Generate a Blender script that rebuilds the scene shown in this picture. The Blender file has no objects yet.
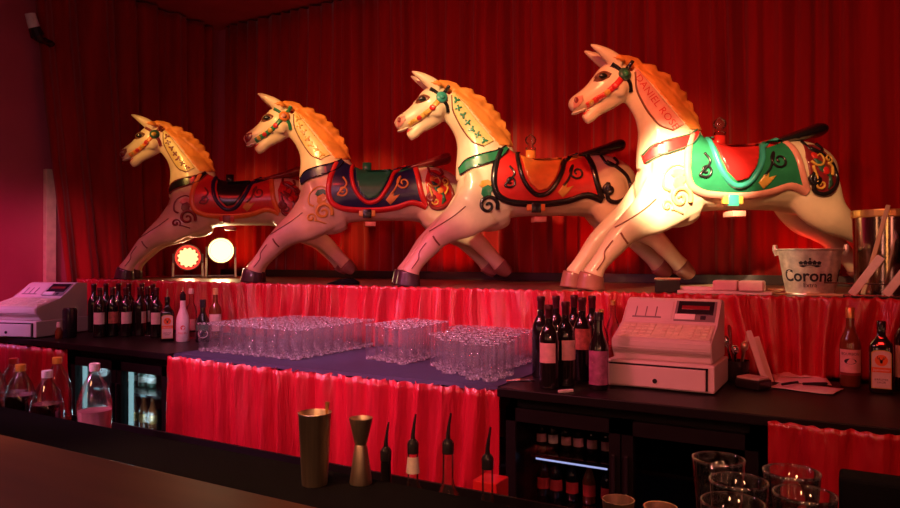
import bpy, bmesh, math, random
from mathutils import Vector, Matrix, noise, geometry
from mathutils.bvhtree import BVHTree
random.seed(7)
R = math.radians
SC = bpy.context.scene
COL = SC.collection
F, HZ, CAMZ = 700.0, 258.0, 1.37
VX, VY, RX, RY = -.5, .8660254, .8660254, .5

# ------------------------------------------------------------------ measuring helpers
def UD(px, py, d):
    l = (px-450)/F*d
    return Vector((VX*d+RX*l, VY*d+RY*l, CAMZ-(py-HZ)*d/F))
def UZ(px, py, z): return UD(px, py, (CAMZ-z)*F/(py-HZ))
def UY(px, py, Y): return UD(px, py, Y/(VY+RY*(px-450)/F))

# ------------------------------------------------------------------ materials
def nodes(name):
    m = bpy.data.materials.new(name); m.use_nodes = True
    nt = m.node_tree; nt.nodes.clear()
    return m, nt, nt.nodes.new('ShaderNodeOutputMaterial')
def pm(name, col, rough=.5, metal=0, var=.12, scale=18, bump=0, bscale=60, coat=0, crough=.15, sheen=0, spec=.5, stretch=(1, 1, 1), emit=None, estr=0):
    m, nt, out = nodes(name); N, L = nt.nodes, nt.links
    b = N.new('ShaderNodeBsdfPrincipled'); L.new(b.outputs[0], out.inputs[0])
    b.inputs['Roughness'].default_value = rough; b.inputs['Metallic'].default_value = metal
    b.inputs['Coat Weight'].default_value = coat; b.inputs['Coat Roughness'].default_value = crough
    b.inputs['Sheen Weight'].default_value = sheen; b.inputs['Specular IOR Level'].default_value = spec
    tc = N.new('ShaderNodeTexCoord'); mp = N.new('ShaderNodeMapping'); mp.inputs['Scale'].default_value = stretch
    L.new(tc.outputs['Object'], mp.inputs[0])
    n = N.new('ShaderNodeTexNoise'); n.inputs['Scale'].default_value = scale; n.inputs['Detail'].default_value = 4
    L.new(mp.outputs[0], n.inputs['Vector'])
    r = N.new('ShaderNodeValToRGB'); L.new(n.outputs['Fac'], r.inputs[0])
    r.color_ramp.elements[0].position = .3; r.color_ramp.elements[1].position = .7
    r.color_ramp.elements[0].color = (*[c*(1-var) for c in col], 1)
    r.color_ramp.elements[1].color = (*[min(1, c*(1+var)) for c in col], 1)
    L.new(r.outputs[0], b.inputs['Base Color'])
    if bump:
        n2 = N.new('ShaderNodeTexNoise'); n2.inputs['Scale'].default_value = bscale; n2.inputs['Detail'].default_value = 5
        L.new(mp.outputs[0], n2.inputs['Vector'])
        bp = N.new('ShaderNodeBump'); bp.inputs['Strength'].default_value = bump; bp.inputs['Distance'].default_value = .01
        L.new(n2.outputs['Fac'], bp.inputs['Height']); L.new(bp.outputs[0], b.inputs['Normal'])
    if emit:
        b.inputs['Emission Color'].default_value = (*emit, 1); b.inputs['Emission Strength'].default_value = estr
    return m
def thin_glass(name, tint=(.93, .93, .95), lo=.05, hi=.75, rough=.03, glint_haze=0):
    m, nt, out = nodes(name); N, L = nt.nodes, nt.links
    t = N.new('ShaderNodeBsdfTransparent'); t.inputs[0].default_value = (*tint, 1)
    g = N.new('ShaderNodeBsdfGlossy'); g.inputs['Roughness'].default_value = rough
    lw = N.new('ShaderNodeLayerWeight'); lw.inputs['Blend'].default_value = .25
    mr = N.new('ShaderNodeMapRange'); mr.inputs['To Min'].default_value = lo; mr.inputs['To Max'].default_value = hi
    L.new(lw.outputs['Fresnel'], mr.inputs[0])
    mx = N.new('ShaderNodeMixShader'); L.new(mr.outputs[0], mx.inputs[0]); L.new(t.outputs[0], mx.inputs[1]); L.new(g.outputs[0], mx.inputs[2])
    if glint_haze:   # white speckled haze painted in to brighten the glass like highlights
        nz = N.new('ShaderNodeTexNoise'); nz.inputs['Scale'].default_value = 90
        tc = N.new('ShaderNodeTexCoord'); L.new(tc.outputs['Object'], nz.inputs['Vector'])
        r = N.new('ShaderNodeMapRange'); r.inputs['From Min'].default_value = .42; r.inputs['From Max'].default_value = .78; r.inputs['To Max'].default_value = glint_haze*4; L.new(nz.outputs['Fac'], r.inputs[0])
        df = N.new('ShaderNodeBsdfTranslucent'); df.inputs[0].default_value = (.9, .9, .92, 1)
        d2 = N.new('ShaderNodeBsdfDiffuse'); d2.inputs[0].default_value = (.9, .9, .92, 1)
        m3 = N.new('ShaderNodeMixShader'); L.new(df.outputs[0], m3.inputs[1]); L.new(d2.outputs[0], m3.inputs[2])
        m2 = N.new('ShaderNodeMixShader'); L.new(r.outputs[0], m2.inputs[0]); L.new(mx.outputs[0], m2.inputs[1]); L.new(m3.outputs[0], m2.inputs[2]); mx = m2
    L.new(mx.outputs[0], out.inputs[0])
    return m
def glow(name, col, s):
    m, nt, out = nodes(name)
    e = nt.nodes.new('ShaderNodeEmission'); e.inputs[0].default_value = (*col, 1); e.inputs[1].default_value = s
    nt.links.new(e.outputs[0], out.inputs[0]); return m

M = dict(
    wall=pm('painted plaster wall', (.5, .09, .14), .8, scale=4, var=.06, bump=.05),
    ceil=pm('dark red ceiling', (.3, .06, .06), .8, scale=3, var=.15, bump=.1, bscale=8),
    floor=pm('dark floor', (.05, .03, .03), .6),
    velvet=pm('red velvet curtain', (.34, .012, .012), .8, sheen=.25, scale=3, var=.25, stretch=(3, 3, .3), bump=.12, bscale=40, spec=.15),
    satin=pm('red satin', (.50, .010, .026), .28, scale=14, var=.14, stretch=(1, 1, .12), bump=1.0, bscale=60, spec=.9, coat=.6, crough=.28),
    stage=pm('dark stained shelf board', (.19, .10, .06), .32, scale=8, var=.3, stretch=(.2, 3, 1)),
    trim=pm('black painted batten', (.03, .01, .01), .5),
    black=pm('black laminate', (.010, .008, .009), .4, spec=.2),
    rubber=pm('black rubber mat', (.004, .004, .005), .9, spec=.05, bump=.2, bscale=200),
    cream_edge=pm('cream painted upright', (.75, .62, .42), .6),
    bar=pm('varnished brown bar top', (.10, .038, .018), .4, scale=5, var=.3, stretch=(.3, 3, 1), coat=.2),
    navy=pm('navy table cloth', (.035, .03, .075), .7, bump=.1, bscale=300),
    beige=pm('beige register plastic', (.66, .56, .52), .45, scale=6, var=.06),
    keys=pm('register key membrane', (.74, .64, .48), .4, scale=30, var=.12),
    dark=pm('dark glossy plastic', (.02, .017, .02), .2),
    grey=pm('grey plastic', (.2, .17, .17), .45),
    white=pm('white paper', (.8, .74, .70), .7, scale=30, var=.04),
    paperb=pm('cream bottle label', (.72, .62, .55), .6, scale=60, var=.08),
    pinkl=pm('pink bottle label', (.75, .42, .42), .6, scale=60, var=.1),
    redl=pm('red bottle label', (.55, .16, .12), .6, scale=60, var=.3),
    purpl=pm('purple fruit label', (.36, .10, .22), .5, scale=40, var=.4),
    yellow=pm('yellow cap plastic', (.85, .42, .06), .4),
    redcap=pm('red cap plastic', (.7, .06, .05), .4),
    whitecap=pm('white cap plastic', (.8, .76, .74), .4),
    orange=pm('orange print', (.8, .16, .03), .5),
    ink=pm('black print', (.015, .012, .02), .5),
    gold=pm('gold foil', (.75, .45, .15), .35, metal=.8),
    steel=pm('brushed steel', (.80, .62, .48), .40, metal=1, var=.12, scale=6, stretch=(20, 20, .2)),
    galv=pm('galvanised tin', (.72, .66, .58), .34, metal=.55, var=.3, scale=30),
    winebottle=pm('dark green bottle glass', (.010, .008, .008), .08, spec=.6, coat=.4),
    foil=pm('dark foil capsule', (.07, .012, .02), .3, metal=.3),
    malibu=pm('white bottle coating', (.82, .74, .74), .3),
    jarm=pm('mirrored jar', (.55, .42, .34), .16, metal=1, var=.35, scale=9, stretch=(6, 6, .3)),
    napk=pm('pale pink tissue', (.85, .62, .60), .8, scale=40, var=.05),
    brown=pm('brown spirit', (.16, .04, .012), .08, coat=.5),
    cola=pm('dark cola', (.018, .006, .004), .1, coat=.5),
    pinkliq=pm('pink cloudy drink', (.62, .30, .32), .3),
    redliq=pm('red cordial', (.45, .03, .02), .15, coat=.4),
    glass=thin_glass('clear glass', (.98, .96, .95), .03, .9, .03, .008), glass2=thin_glass('tumbler glass', (.996, .995, .997), .012, .36, .03, .026), prim=thin_glass('pint glass rim', (.95, .9, .86), .2, .9, .05, .05), rim=thin_glass('glass rim and foot with painted highlight', (.97, .96, .97), .16, .7, .06, .30),
    pet=thin_glass('clear plastic bottle', (.9, .9, .9), .06, .6, .08),
    pane=thin_glass('fridge door pane', (.8, .8, .82), .02, .4),
    teal=glow('fridge light strip', (.45, .85, .9), 1.1), tealdim=glow('fridge light tube', (.5, .55, 1), 1.2),
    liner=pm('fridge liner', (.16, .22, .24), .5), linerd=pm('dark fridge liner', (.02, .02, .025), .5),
    chrome=pm('chrome wire', (.7, .7, .75), .2, metal=1),
    hot=glow('floodlight lens', (1, .62, .2), 4.5), hotp=glow('led lens', (1, .45, .16), 3), hotr=glow('red led ring', (1, .05, .03), 1.4),
    can=pm('grey lamp housing', (.35, .32, .36), .35, metal=.5),
    cream=pm('cream painted wood', (.78, .58, .40), .45, coat=.25, scale=5, var=.2, bump=.1, bscale=22),
    mane=pm('orange painted mane', (.80, .25, .05), .5, scale=9, var=.3, stretch=(1, 1, 1), coat=.15, bump=.15, bscale=30),
    hoof=pm('dark hoof paint', (.055, .03, .04), .3, coat=.5),
    hoofr=pm('pink brown hoof paint', (.32, .12, .10), .35, coat=.4),
    hblack=pm('black paint', (.012, .010, .012), .25, coat=.5),
    hred=pm('red paint', (.62, .02, .02), .35, coat=.4), hgreen=pm('green paint', (.02, .20, .09), .35, coat=.4),
    hteal=pm('teal paint', (.04, .36, .30), .35, coat=.4), horange=pm('orange paint', (.85, .22, .04), .35, coat=.4),
    hnavy=pm('navy paint', (.012, .014, .07), .35, coat=.4), hgold=pm('ochre paint', (.72, .38, .07), .35, coat=.4),
    hpink=pm('pink paint', (.75, .28, .22), .35, coat=.4), hyel=pm('pale yellow paint', (.80, .58, .22), .4, coat=.3),
    hmaroon=pm('maroon paint', (.22, .015, .02), .35, coat=.4), hbrown=pm('brown line paint', (.20, .06, .03), .4),
    hdkgreen=pm('dark green paint', (.03, .10, .06), .35, coat=.4),
    tooth=pm('ivory paint', (.85, .78, .62), .3), wood=pm('pale wood', (.62, .45, .26), .5, var=.2, stretch=(1, 1, .1)),
)

# ------------------------------------------------------------------ mesh helpers
def link(name, me, mat=None, parent=None, smooth=False):
    if isinstance(me, bmesh.types.BMesh):
        bm = me; bmesh.ops.recalc_face_normals(bm, faces=bm.faces[:])
        me = bpy.data.meshes.new(name); bm.to_mesh(me); bm.free()
        if smooth:
            for p in me.polygons: p.use_smooth = True
    o = bpy.data.objects.new(name, me); COL.objects.link(o)
    if mat and not me.materials: me.materials.append(mat)
    if parent: o.parent = parent
    return o
def tag(o, label, cat, group=None, kind=None):
    if label: o['label'] = label
    if cat: o['category'] = cat
    if group: o['group'] = group
    if kind: o['kind'] = kind
    return o
def thing(name, label, cat, loc=(0, 0, 0), rz=0, group=None):
    o = bpy.data.objects.new(name, None); COL.objects.link(o); o.empty_display_size = .05
    o.location = loc; o.rotation_euler = (0, 0, rz)
    return tag(o, label, cat, group)
def struct(o): o['kind'] = 'structure'; return o
def copy_tree(o, parent=None):
    c = o.copy(); COL.objects.link(c)
    if parent: c.parent = parent
    for ch in o.children: copy_tree(ch, c)
    return c
def box(bm, x0, x1, y0, y1, z0, z1, bev=0, mtx=None):
    t = bmesh.new(); bmesh.ops.create_cube(t, size=1)
    for v in t.verts: v.co = Vector(((x0+x1)/2+v.co.x*(x1-x0), (y0+y1)/2+v.co.y*(y1-y0), (z0+z1)/2+v.co.z*(z1-z0)))
    if bev: bmesh.ops.bevel(t, geom=t.edges[:], offset=bev, segments=2, affect='EDGES', profile=.5)
    if mtx: t.transform(mtx)
    me = bpy.data.meshes.new('t'); t.to_mesh(me); t.free(); bm.from_mesh(me); bpy.data.meshes.remove(me)
    return bm
def bx(*a, bev=.003, mtx=None): return box(bmesh.new(), *a, bev=bev, mtx=mtx)
def lathe(prof, seg=24, sq=2.0, close=True, bm=None, center=(0, 0)):
    bm = bm or bmesh.new(); rings = []
    for r, z in prof:
        ring = []
        for i in range(seg):
            a = 2*math.pi*i/seg; c, s = math.cos(a), math.sin(a)
            if sq != 2: k = (abs(c)**sq+abs(s)**sq)**(-1/sq)
            else: k = 1
            ring.append(bm.verts.new((center[0]+r*k*c, center[1]+r*k*s, z)))
        rings.append(ring)
    for A, B in zip(rings, rings[1:]):
        for i in range(seg):
            j = (i+1) % seg; bm.faces.new((A[i], A[j], B[j], B[i]))
    if close:
        bm.faces.new(rings[0][::-1]); bm.faces.new(rings[-1])
    return bm
def cr(pts, sub=4):
    """Catmull-Rom through tuples"""
    out = []; n = len(pts)
    for i in range(n-1):
        p0, p1, p2, p3 = pts[max(0, i-1)], pts[i], pts[i+1], pts[min(n-1, i+2)]
        for k in range(sub):
            t = k/sub
            out.append(tuple(.5*((2*b)+(-a+c)*t+(2*a-5*b+4*c-d)*t*t+(-a+3*b-3*c+d)*t**3) for a, b, c, d in zip(p0, p1, p2, p3)))
    out.append(tuple(pts[-1])); return out
def tube(pts, rad, n=8, bm=None, caps=True):
    bm = bm or bmesh.new(); pts = [Vector(p) for p in pts]; rings = []
    if not hasattr(rad, '__len__'): rad = [rad]*len(pts)
    up = None
    for i, p in enumerate(pts):
        t = (pts[min(i+1, len(pts)-1)]-pts[max(i-1, 0)]).normalized()
        if up is None: up = t.orthogonal().normalized()
        up = (up-t*up.dot(t))
        up = up.normalized() if up.length > 1e-6 else t.orthogonal().normalized()
        s = t.cross(up)
        rings.append([bm.verts.new(p+rad[i]*(math.cos(2*math.pi*k/n)*up+math.sin(2*math.pi*k/n)*s)) for k in range(n)])
    for A, B in zip(rings, rings[1:]):
        for i in range(n): bm.faces.new((A[i], A[(i+1) % n], B[(i+1) % n], B[i]))
    if caps: bm.faces.new(rings[0][::-1]); bm.faces.new(rings[-1])
    return bm
def prism(poly, axis, a, b, bev=0):
    """extrude 2D polygon; axis 'x': poly=(y,z)"""
    bm = bmesh.new()
    P = lambda u, v, w: (w, u, v) if axis == 'x' else ((u, w, v) if axis == 'y' else (u, v, w))
    A = [bm.verts.new(P(u, v, a)) for u, v in poly]; B = [bm.verts.new(P(u, v, b)) for u, v in poly]
    n = len(poly); bm.faces.new(A); bm.faces.new(B[::-1])
    for i in range(n): bm.faces.new((A[i], B[i], B[(i+1) % n], A[(i+1) % n]))
    if bev: bmesh.ops.bevel(bm, geom=bm.edges[:], offset=bev, segments=2, affect='EDGES')
    return bm
def text_geo(s, size=1.0, align='CENTER', offset=0.0, space=1.0):
    cu = bpy.data.curves.new('t', 'FONT'); cu.body = s; cu.size = size; cu.align_x = align; cu.align_y = 'CENTER'
    cu.resolution_u = 3; cu.offset = offset; cu.space_character = space
    o = bpy.data.objects.new('t', cu); COL.objects.link(o)
    bpy.context.view_layer.update()
    me = bpy.data.meshes.new_from_object(o.evaluated_get(bpy.context.evaluated_depsgraph_get()))
    V = [v.co.copy() for v in me.vertices]; Fc = [list(p.vertices) for p in me.polygons]
    bpy.data.objects.remove(o); bpy.data.curves.remove(cu); bpy.data.meshes.remove(me)
    return V, Fc
def text_bm(s, size, fn, **k):
    V, Fc = text_geo(s, size, **k); bm = bmesh.new(); vs = [bm.verts.new(fn(v.x, v.y)) for v in V]
    for f in Fc:
        try: bm.faces.new([vs[i] for i in f])
        except ValueError: pass
    return bm
def cyl_patch(rad, a0, a1, z0, z1, n=10, bm=None):
    """label on a round bottle; rad may be (bottom, top)"""
    bm = bm or bmesh.new(); r0, r1 = rad if hasattr(rad, '__len__') else (rad, rad)
    A = []; B = []
    for i in range(n+1):
        a = a0+(a1-a0)*i/n
        A.append(bm.verts.new((r0*math.cos(a), r0*math.sin(a), z0))); B.append(bm.verts.new((r1*math.cos(a), r1*math.sin(a), z1)))
    for i in range(n): bm.faces.new((A[i], A[i+1], B[i+1], B[i]))
    return bm

# ------------------------------------------------------------------ the room
def plain_box(name, *a, mat, label=None, cat=None, kind='structure'):
    o = link(name, bx(*a, bev=0), mat)
    if kind: o['kind'] = kind
    if label: o['label'] = label
    return o
plain_box('floor', -5.6, 3.2, -2.0, 4.95, -.05, 0, mat=M['floor'])
plain_box('ceiling', -5.6, 3.2, -2.0, 4.95, 3.62, 3.7, mat=M['ceil'])
plain_box('wall_back', -5.6, 3.2, 4.85, 4.95, 0, 3.62, mat=M['wall'])
plain_box('wall_left', -5.6, -5.45, -2.0, 4.85, 0, 3.62, mat=M['wall'])
def drape(name, path, z0, z1, mat, dens=.012, nz=26, amp=.02, freq=14, seed=0, header=.0, grow=.5, fringe=0, parent=None, wr=.006):
    """gathered cloth hung along a 2D path (list of (x,y)); folds grow downwards"""
    bm = bmesh.new(); P = [Vector((*p, 0)) for p in path]
    segs = [(P[i], P[i+1]) for i in range(len(P)-1)]; rows = []
    cols = []; s0 = 0
    for a, b in segs:
        n = max(2, int((b-a).length/dens)); t = (b-a).normalized(); nr = Vector((t.y, -t.x, 0))
        for i in range(n+(1 if (a, b) == segs[-1] else 0)): cols.append((a+(b-a)*i/n, nr, s0+(b-a).length*i/n))
        s0 += (b-a).length
    for j in range(nz+1):
        v = j/nz; z = z1+(z0-z1)*v; row = []
        for c, nr, s in cols:
            ph = noise.noise(Vector((s*2.1, seed, v*.5)))
            am = amp*(1-grow+grow*v)*(.75+.7*noise.noise(Vector((s*2.9, seed+4, v*.3))))
            q1 = math.sin(6.2832*s*freq+5*ph+.8*noise.noise(Vector((s*7, seed+3, v*.8))))
            q2 = math.sin(6.2832*s*freq*2.37+7*ph+seed+1.2*noise.noise(Vector((s*5, seed+6, v*1.4))))
            off = am*((1-2*abs(q1)**1.0*(1 if q1 > 0 else -1)*.5)-1)*2+.45*am*q2
            off += wr*noise.noise(Vector((s*22, seed+2, z*5)))+.5*wr*noise.noise(Vector((s*60, seed+7, z*16)))
            zz = z
            if v < .06 and header: off += .005*math.sin(s*190+2*ph); zz += header*(.35*math.sin(s*130+ph*5))
            if j == nz: zz += .004*math.sin(s*23+seed)
            q = c+nr*(off); row.append(bm.verts.new((q.x, q.y, zz)))
        rows.append(row)
    for A, B in zip(rows, rows[1:]):
        for i in range(len(A)-1): bm.faces.new((A[i], A[i+1], B[i+1], B[i]))
    o = link(name, bm, mat, parent, smooth=True)
    sm = o.modifiers.new('s', 'SOLIDIFY'); sm.thickness = .002
    return o
tag(drape('stage_curtain', [(-5.25, 4.76), (2.9, 4.74)], 1.1, 3.6, M['velvet'], .010, 14, .018, 8, 3, grow=.1, wr=.006),
    'dark red velvet curtain hanging in long folds behind the four carousel horses', 'curtain')
# side curtain with a slanting free edge
def side_curtain():
    bm = bmesh.new(); rows = []; nz, n = 40, 110
    for j in range(nz+1):
        v = j/nz; z = 3.6-(3.6-1.12)*v; row = []
        y0 = 3.0+.26*v**1.2
        for i in range(n+1):
            u = i/n; s = u*1.7; y = y0+(4.70-y0)*u
            ph = noise.noise(Vector((s*1.8, 5, v*.4)))
            off = .035*math.sin(s*26+4*ph)+.014*math.sin(s*61+3*ph)+.01*noise.noise(Vector((s*12, 3, z*5)))
            row.append(bm.verts.new((-5.37+off, y, z)))
        rows.append(row)
    for A, B in zip(rows, rows[1:]):
        for i in range(n): bm.faces.new((A[i], A[i+1], B[i+1], B[i]))
    o = link('side_curtain', bm, M['velvet'], smooth=True); o.modifiers.new('s', 'SOLIDIFY').thickness = .003
    tag(o, 'red velvet curtain on the side wall with slanting free edge beside pink wall', 'curtain')
side_curtain()
tb = bx(-5.445, -5.40, 3.12, 3.20, .9, 2.06, bev=.004); struct(link('trim_2', tb, M['cream_edge']))

# ------------------------------------------------------------------ horse shelf and skirts
SZ = 1.205; SF = 3.30
t = thing('display_shelf', 'long dark shelf board carrying the four carousel horses', 'shelf', (-2.0, 3.6, 0))
def W(bm, o): bm.transform(Matrix.Translation(-Vector(o.location))); return bm
link('shelf_board', W(bx(-5.20, 2.6, SF, 4.68, SZ-.06, SZ), t), M['stage'], t)
for x in (-5.0, -3.2, -1.2, .8, 2.4): link('support_panel', W(bx(x-.02, x+.02, SF+.15, 4.66, 0, SZ-.06), t), M['black'], t)
struct(link('trim_1', bx(-5.20, 2.6, 4.655, 4.68, SZ+.0005, SZ+.06), M['trim']))
tag(drape('shelf_skirt', [(-5.23, 4.2), (-5.23, SF-.04), (2.4, SF-.04)], .875, SZ+.004, M['satin'], .008, 20, .024, 8.5, 11, header=.012, grow=.55, wr=.006),
    'gathered red satin skirt hanging below the front edge of horse shelf', 'skirt')

# ------------------------------------------------------------------ back counter
CZ = .87; CF = 2.46
def counter_unit(name, x0, x1, label, cat):
    t = thing(name, label, cat, ((x0+x1)/2, 2.9, 0)); return t
tag(link('worktop', bx(-5.40, -3.10, CF-.03, SF-.06, CZ-.035, CZ, bev=.004), M['black']), 'black worktop under the lavender-lit register and dark wine bottles', 'worktop')
tag(link('worktop', bx(-1.195, 2.2, CF-.03, SF-.06, CZ-.035, CZ, bev=.004), M['black']), 'black worktop under the salmon-lit register and loose receipts', 'worktop')
t = thing('glass_table', 'low table under navy cloth carrying rows of clean glasses', 'table', (-2.2, 2.9, 0))
link('tabletop', W(bx(-3.08, -1.205, CF+.03, SF-.06, CZ-.04, CZ-.006), t), M['black'], t)
for x in (-3.02, -1.27):
    for y in (CF+.08, SF-.12): link('leg', W(bx(x-.02, x+.02, y-.02, y+.02, 0, CZ-.04), t), M['black'], t)
def cloth():
    bm = bmesh.new(); pts = []
    for i in range(41):
        u = i/40; x = -3.09+u*1.885; y = CF+.0-.03*math.sin(math.pi*u)
        pts.append((x, y))
    T = [bm.verts.new((x, y, CZ)) for x, y in pts]; D = [bm.verts.new((x, y-.004, CZ-.018+.004*math.sin(k*1.3))) for k, (x, y) in enumerate(pts)]
    B = [bm.verts.new((x, SF-.06, CZ)) for x, y in pts]
    for i in range(40):
        bm.faces.new((T[i], T[i+1], B[i+1], B[i])); bm.faces.new((D[i], D[i+1], T[i+1], T[i]))
    o = link('tablecloth', bm, M['navy']); o.modifiers.new('s', 'SOLIDIFY').thickness = .003
    tag(o, 'navy cloth spread on the table beneath the clean glasses', 'tablecloth')
cloth()
tag(drape('table_skirt', [(-3.11, CF+.3), (-3.11, CF-.015), (-2.7, CF-.042), (-2.2, CF-.05), (-1.7, CF-.042), (-1.19, CF-.015)], .05, CZ-.012, M['satin'], .007, 26, .030, 7.8, 21, header=.01, grow=.5, wr=.006),
    'gathered red satin skirt around the table of clean glasses', 'skirt')
tag(drape('counter_skirt', [(-5.3, CF-.02), (-4.03, CF-.02)], .05, CZ-.04, M['satin'], .010, 18, .024, 8, 31, header=.008),
    'red satin skirt below the lavender-lit register by the wall', 'skirt')
tag(drape('counter_skirt', [(-.235, CF-.07), (2.1, CF-.07)], .48, CZ-.01, M['satin'], .008, 20, .02, 7, 41, header=.008),
    'red satin skirt below the receipts and square liqueur bottle', 'skirt')
t = thing('counter_stand', 'dark counter frame standing behind the satin skirt under receipts', 'counter', (1, 2.9, 0))
for x in (-.18, 1.0, 2.1): link('side_panel', W(bx(x-.02, x+.02, CF+.05, SF-.1, 0, CZ-.035), t), M['black'], t)
t = thing('counter_stand', 'dark counter frame standing behind the skirt under lavender-lit register', 'counter', (-4.7, 2.9, 0))
for x in (-5.3, -4.1): link('side_panel', W(bx(x-.02, x+.02, CF+.05, SF-.1, 0, CZ-.035), t), M['black'], t)

def fridge(x0, x1, label, liner, shelves, lit):
    xc = (x0+x1)/2; t = thing('bottle_fridge', label, 'fridge', (xc, CF, 0)); w = (x1-x0)/2; top = CZ-.037; D = .74
    bm = bmesh.new()
    for a in ((-w, -w+.03, .04, D, .05, top), (w-.03, w, .04, D, .05, top), (-w, w, D-.03, D, .05, top), (-w, w, .04, D, .05, .13), (-w, w, .04, D, top-.09, top)):
        box(bm, *a, bev=0)
    link('body', bm, M['black'], t)
    bm = bmesh.new(); box(bm, -w+.031, w-.031, D-.034, D-.031, .13, top-.09)
    link('liner', bm, liner, t)
    for z in shelves:
        for a, b in ((-w+.032, w-.032),):
            bm = bmesh.new(); box(bm, a, b, .10, D-.05, z-.006, z-.002); box(bm, a, b, .09, .10, z-.012, z+.002)
            link('shelf', bm, M['chrome'], t)
    for sx in (-1, 1):
        a, b = (-w, -.003) if sx < 0 else (.003, w)
        bm = bmesh.new(); z0, z1 = .07, top-.04
        for q in ((a, a+.04, 0, .035, z0, z1), (b-.04, b, 0, .035, z0, z1), (a, b, 0, .035, z0, z0+.05), (a, b, 0, .035, z1-.05, z1)): box(bm, *q, bev=0)
        d = link('door', bm, M['black'], t)
        link('pane', bx(a+.04, b-.04, .014, .018, z0+.05, z1-.05, bev=0), M['pane'], d)
        hx = b-.02 if sx < 0 else a+.02
        link('handle', bx(hx-.007, hx+.007, -.02, 0, z0+.25, z1-.12), M['dark'], d)
        if lit == 1:
            for q in (.68, .45):
                l = bpy.data.lights.new('fridge_lamp', 'POINT'); l.energy = .8; l.color = (.6, .9, 1); l.shadow_soft_size = .03
                lo = bpy.data.objects.new('fridge_lamp', l); COL.objects.link(lo); lo.location = (xc+a+.05, CF+.16, q)
            link('light_strip', bx(a+.042, a+.066, .045, .06, .15, top-.10, bev=0), M['teal'], t)
        elif sx < 0:
            link('light_tube', bx(a+.08, b-.08, .105, .112, shelves[-1]-.024, shelves[-1]-.013, bev=0), M['tealdim'], t)
    return t
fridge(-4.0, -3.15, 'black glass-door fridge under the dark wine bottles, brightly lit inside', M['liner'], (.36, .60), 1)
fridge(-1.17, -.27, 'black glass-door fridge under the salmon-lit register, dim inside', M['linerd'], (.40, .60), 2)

# ------------------------------------------------------------------ front bar
t = thing('bar_counter', 'brown varnished bar counter with black rubber-edged serving side', 'bar', (-1, .3, 0))
link('bar_top', W(bx(-4.2, 2.2, -.15, .59, 1.045, 1.10, bev=.006), t), M['bar'], t)
link('bar_front', W(bx(-4.2, 2.2, .02, .07, 0, 1.045), t), M['black'], t)
UZc = .80
t = thing('bar_station', 'black rubber-topped work station behind the brown bar', 'work station', (-1, 1.0, 0))
link('station_top', W(bx(-4.2, 1.6, .62, 1.47, UZc-.04, UZc, bev=.004), t), M['rubber'], t)
link('station_front', W(bx(-4.2, 1.6, 1.40, 1.44, 0, UZc-.04), t), M['black'], t)
t = thing('speed_rail', 'black bottle rail hung along the serving side of work station', 'bottle rail', (-1, 1.6, .60))
bm = bmesh.new(); box(bm, -3.6, .6, 1.475, 1.90, .585, .60); box(bm, -3.6, .6, 1.89, 1.90, .60, .66); box(bm, -3.6, .6, 1.475, 1.485, .60, .70)
link('rail', W(bm, t), M['black'], t)

# ------------------------------------------------------------------ carousel horses (traced in one horse's side view, then to metres)
SA, CA = math.sin(R(36)), math.cos(R(36))
KL, KD = RX*CA+RY*SA, VX*CA+VY*SA
def HL(px, py):
    r = (px-450)/F; L = (r*4.21+.26)/(KL-KD*r); d = 4.21+KD*L
    return Vector((L, 0, .1647+(HZ-py)*d/F-.0086))
PXM = 4.27/F
def loft(st, n=22, sub=4, bm=None, mirror_cap=True):
    """st: (px, py, half height px, half width m, y)"""
    S = []
    for px, py, hh, hw, y in st:
        p = HL(px, py); S.append((p.x, p.z, y, hh*PXM, hw))
    S = cr(S, sub); bm = bm or bmesh.new(); rings = []
    for i, (x, z, y, hh, hw) in enumerate(S):
        a, b = S[max(0, i-1)], S[min(len(S)-1, i+1)]
        t = Vector((b[0]-a[0], 0, b[1]-a[1])).normalized(); q = Vector((-t.z, 0, t.x))
        c = Vector((x, y, z)); hh = max(hh, .002); hw = max(hw, .002)
        rings.append([bm.verts.new(c+q*hh*math.sin(2*math.pi*k/n)+Vector((0, 1, 0))*hw*math.cos(2*math.pi*k/n)) for k in range(n)])
    for A, B in zip(rings, rings[1:]):
        for i in range(n): bm.faces.new((A[i], A[(i+1) % n], B[(i+1) % n], B[i]))
    bm.faces.new(rings[0][::-1]); bm.faces.new(rings[-1])
    return bm
def absorb(bm, other):
    me = bpy.data.meshes.new('t'); bmesh.ops.recalc_face_normals(other, faces=other.faces[:]); other.to_mesh(me); other.free(); bm.from_mesh(me); bpy.data.meshes.remove(me)
def remeshed(bm, voxel, smooth_it=4, fac=.5):
    me = bpy.data.meshes.new('b'); bm.to_mesh(me); bm.free()
    o = bpy.data.objects.new('b', me); COL.objects.link(o)
    m = o.modifiers.new('r', 'REMESH'); m.mode = 'VOXEL'; m.voxel_size = voxel; m.use_smooth_shade = True
    s = o.modifiers.new('s', 'SMOOTH'); s.factor = fac; s.iterations = smooth_it
    bpy.context.view_layer.update()
    out = bpy.data.meshes.new_from_object(o.evaluated_get(bpy.context.evaluated_depsgraph_get()))
    bpy.data.objects.remove(o); bpy.data.meshes.remove(me)
    for p in out.polygons: p.use_smooth = True
    return out
FL = [(478, 204, 26, .06, -.085), (462, 218, 20, .07, -.105), (446, 228, 14, .062, -.118), (435, 237, 11, .052, -.125), (428, 245, 10, .05, -.125), (419, 256, 8, .042, -.125), (412.5, 264.5, 7.6, .042, -.125), (408.5, 272, 9.6, .05, -.125)]
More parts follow.
